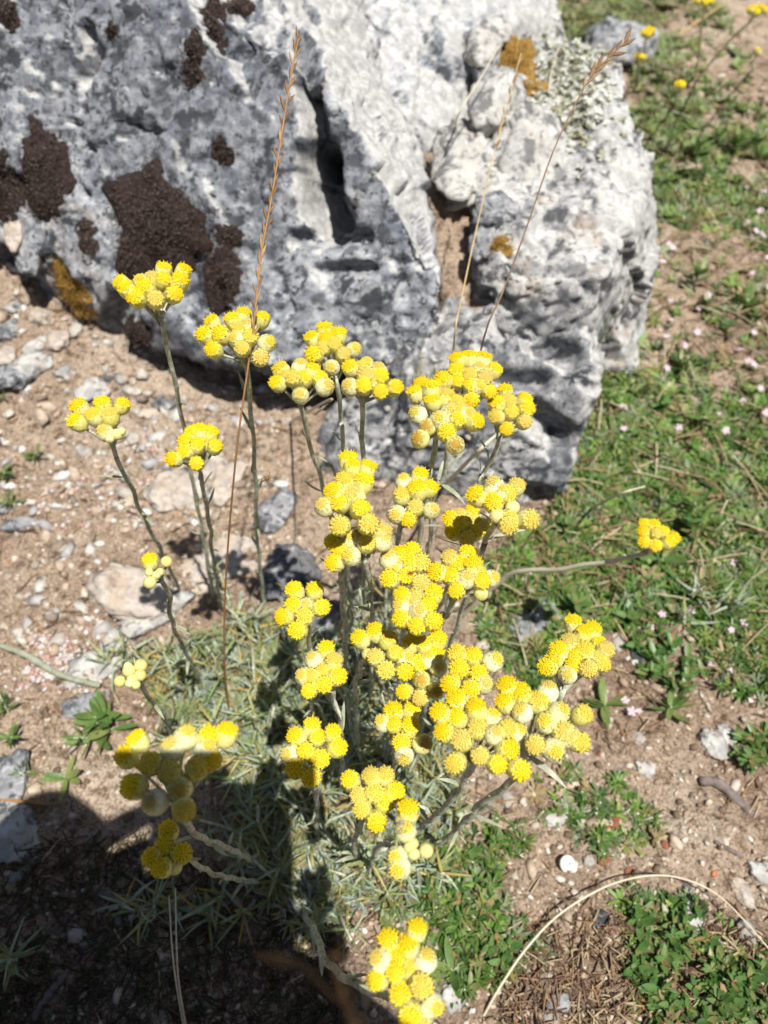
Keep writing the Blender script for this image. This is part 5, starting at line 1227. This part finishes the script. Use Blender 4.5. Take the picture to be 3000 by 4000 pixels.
# dense dark litter under the small leaves, lower right and in the shaded corner
for nm, poly, cnt_, lab in (('root_litter', [(2000, 3620), (2500, 3560), (3100, 3700), (3100, 4200), (1950, 4200)], 5200, 'tangle of brown litter among the small-leaved plants'), ('shade_litter', [(-100, 3300), (600, 3250), (1300, 3600), (1400, 4200), (-100, 4200)], 4200, 'dark mossy litter in the shaded corner, coloured darker to deepen the shadow')):
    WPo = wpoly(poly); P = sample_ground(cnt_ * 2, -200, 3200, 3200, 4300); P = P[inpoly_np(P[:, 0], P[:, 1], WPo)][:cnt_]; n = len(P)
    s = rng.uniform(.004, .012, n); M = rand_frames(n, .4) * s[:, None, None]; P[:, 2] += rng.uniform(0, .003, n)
    pal = np.array([[.30, .19, .10], [.17, .10, .06], [.48, .37, .22], [.10, .065, .045], [.25, .15, .10]] if nm[0] == 'r' else [[.07, .08, .03], [.10, .07, .04], [.14, .10, .06], [.05, .06, .025], [.10, .06, .045]])[rng.integers(0, 5, n)]  # mossy litter in the corner gets darker colours to deepen the cast shadow
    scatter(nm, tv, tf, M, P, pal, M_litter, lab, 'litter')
# ground cover: rosettes of little leaves
def rosette(nl, ln, wd, up_, seed):
    r = random.Random(seed); V = []; F = []; tint = []
    for i in range(nl):
        a = i * 2.4 + r.uniform(-.3, .3); e = r.uniform(.5, 1.5) * up_; L = ln * r.uniform(.6, 1.1); o = len(V); ca, sa = math.cos(a), math.sin(a); tt = r.uniform(.8, 1.2)
        for (t, wf) in ((0, .3), (.4, 1), (.8, .75), (1, .05)):
            x = L * t * math.cos(e * (1 - .3 * t)); z = L * t * math.sin(e * (1 - .3 * t))
            for s in (-1, 1):
                y = s * wd * wf / 2; V.append((x * ca - y * sa, x * sa + y * ca, z)); tint.append((tt, tt, tt))
        F += [(o, o + 1, o + 3, o + 2), (o + 2, o + 3, o + 5, o + 4), (o + 4, o + 5, o + 7, o + 6)]
    return np.array(V), np.array(F), np.array(tint)
PALG = np.array([[.06, .135, .02], [.11, .215, .035], [.17, .285, .05], [.24, .30, .08], [.09, .16, .05], [.32, .24, .12], [.24, .29, .16], [.15, .24, .045]])
for i, (nl, ln, wd, up_, cnt_) in enumerate(((8, 1.0, .30, .6, 2600), (9, 1.0, .22, .9, 2600), (8, 1.2, .10, 1.1, 2400), (8, .8, .42, .5, 1200))):
    tv, tf, tint = rosette(nl, ln, wd, up_, 600 + i); P = sample_ground(cnt_ * 3, 1800, 3700, -260, 2700); P = P[inpoly_np(P[:, 0], P[:, 1], COVER)]
    dens = vnoise(P * 7, 95) + .6 * vnoise(P * 19, 96); d = np.hypot(P[:, 0], P[:, 1]); pr = np.clip(.55 + .85 * dens - .25 * np.clip((d - .8) / .6, 0, 1), .08, 1); P = P[(rng.random(len(P)) < pr) & ~inpoly_np(P[:, 0], P[:, 1], SANDP)][:cnt_]; n = len(P)
    s = rng.uniform(.0045, .0130, n) * (1 + .45 * np.clip(np.hypot(P[:, 0], P[:, 1]) - .4, 0, 2)); M = rand_frames(n, .35) * s[:, None, None]
    pal = PALG[rng.integers(0, 8, n)] * rng.uniform(.8, 1.25, n)[:, None]
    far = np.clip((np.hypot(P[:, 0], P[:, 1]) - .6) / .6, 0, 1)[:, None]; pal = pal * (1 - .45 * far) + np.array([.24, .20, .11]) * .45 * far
    scatter('ground_cover', tv, tf, M, P, pal, M_cover, ['leafy green ground cover beside the rock', 'bushy green ground cover with narrower leaves', 'wispy grass-like ground cover', 'round-leaved patches in the ground cover'][i], 'ground cover', tint=tint)
for nm, poly, cnt_, lab in (('herb_mat', [(1380, 3250), (1700, 3200), (1980, 3150), (2080, 3300), (1930, 3420), (2020, 3620), (2120, 3720), (1960, 3880), (1700, 3900), (1560, 3650), (1380, 3560)], 270, 'fine green herb mat around the blurred flower cluster'), ('herb_mat', [(1850, 2380), (2250, 2350), (2300, 2480), (2120, 2700), (1980, 2620), (1900, 2560)], 160, 'thin green herb mat behind the dense flower mass'),
                            ('herb_mat', [(2050, 3020), (2300, 3000), (2600, 3150), (2560, 3300), (2330, 3330), (2150, 3220)], 70, 'sparse green herb on the open sand'), ('herb_mat', [(2700, 2480), (3100, 2450), (3100, 2800), (2800, 2700)], 160, 'green herb fringe between ground cover and sand'), ('herb_mat', [(500, 2560), (1000, 2420), (1150, 2700), (1100, 3100), (700, 2900)], 260, 'green herbs mixed into the clump by the grass stalk'), ('herb_mat', [(2400, 3480), (2700, 3500), (3100, 3800), (3100, 4100), (2450, 4100)], 200, 'fine green herb under the small-leaved plants')):
    WPo = wpoly(poly); xs = [q[0] for q in poly]; ys = [q[1] for q in poly]; P = sample_ground(cnt_ * 3, min(xs), max(xs), min(ys), max(ys)); P = P[inpoly_np(P[:, 0], P[:, 1], WPo)]
    P = P[(vnoise(P * 16, 131) + .4 * rng.normal(size=len(P))) > -.2][:cnt_]; n = len(P)
    tv, tf, tint = rosette(9, 1.0, .2, .8, 650 + cnt_); s = rng.uniform(.004, .011, n); M = rand_frames(n, .4) * s[:, None, None]; pal = PALG[rng.integers(0, 8, n)] * rng.uniform(.8, 1.2, n)[:, None]
    scatter(nm, tv, tf, M, P, pal, M_cover, lab, 'herbs', tint=tint)
# dry grass and thin stalks in the cover
P = sample_ground(5000, 1900, 3600, -250, 2600); P = P[inpoly_np(P[:, 0], P[:, 1], COVER)][:1300]; n = len(P); tv, tf = stickt(); tv = tv * np.array([.5, 1, .5])
s = rng.uniform(.012, .035, n); M = rand_frames(n, .45) * s[:, None, None]; P[:, 2] += rng.uniform(.001, .008, n)
pal = np.array([[.45, .36, .20], [.34, .22, .12], [.55, .48, .32], [.25, .15, .09]])[rng.integers(0, 4, n)]
scatter('dry_stalks', tv, tf, M, P, pal, M_litter, 'dry straw stalks woven through the ground cover', 'litter')
# fine undergrowth inside the clump
CL = wpoly(CLUMP); tv, tf, tint = rosette(12, 1.0, .09, .9, 777); P = sample_ground(4200, 500, 1900, 2300, 3700); P = P[inpoly_np(P[:, 0], P[:, 1], CL)][:1500]; n = len(P)
s = rng.uniform(.008, .017, n); M = rand_frames(n, .5) * s[:, None, None]
pal = np.array([[.30, .37, .28], [.20, .26, .11], [.32, .33, .14], [.40, .46, .40], [.42, .30, .12], [.25, .20, .12]])[rng.integers(0, 6, n)]
scatter('undergrowth', tv, tf, M, P, pal, M_cover, 'fine grey-green undergrowth of the flower clump', 'undergrowth', tint=tint)
# crusty lichen frill on the pale rock
lp = []
for _ in range(900):
    px, py = random.gauss(2230, 75), random.gauss(330, 130); h = hit(px, py)
    if h[0].z > .06: lp.append((h[0], h[1]))
if lp:
    P = np.array([tuple(a) for a, b in lp]); n = len(P); tv, tf, tint = rosette(6, 1.0, .5, .7, 888); s = rng.uniform(.002, .0048, n)
    M = rand_frames(n, .6) * s[:, None, None]; pal = np.array([[.50, .50, .42], [.42, .42, .30], [.60, .60, .54], [.30, .28, .16]])[rng.integers(0, 4, n)]
    scatter('lichen_crust', tv, tf, M, P, pal, M_crumb, 'pale grey-green frilly lichen crust on the rock', 'lichen', tint=tint)
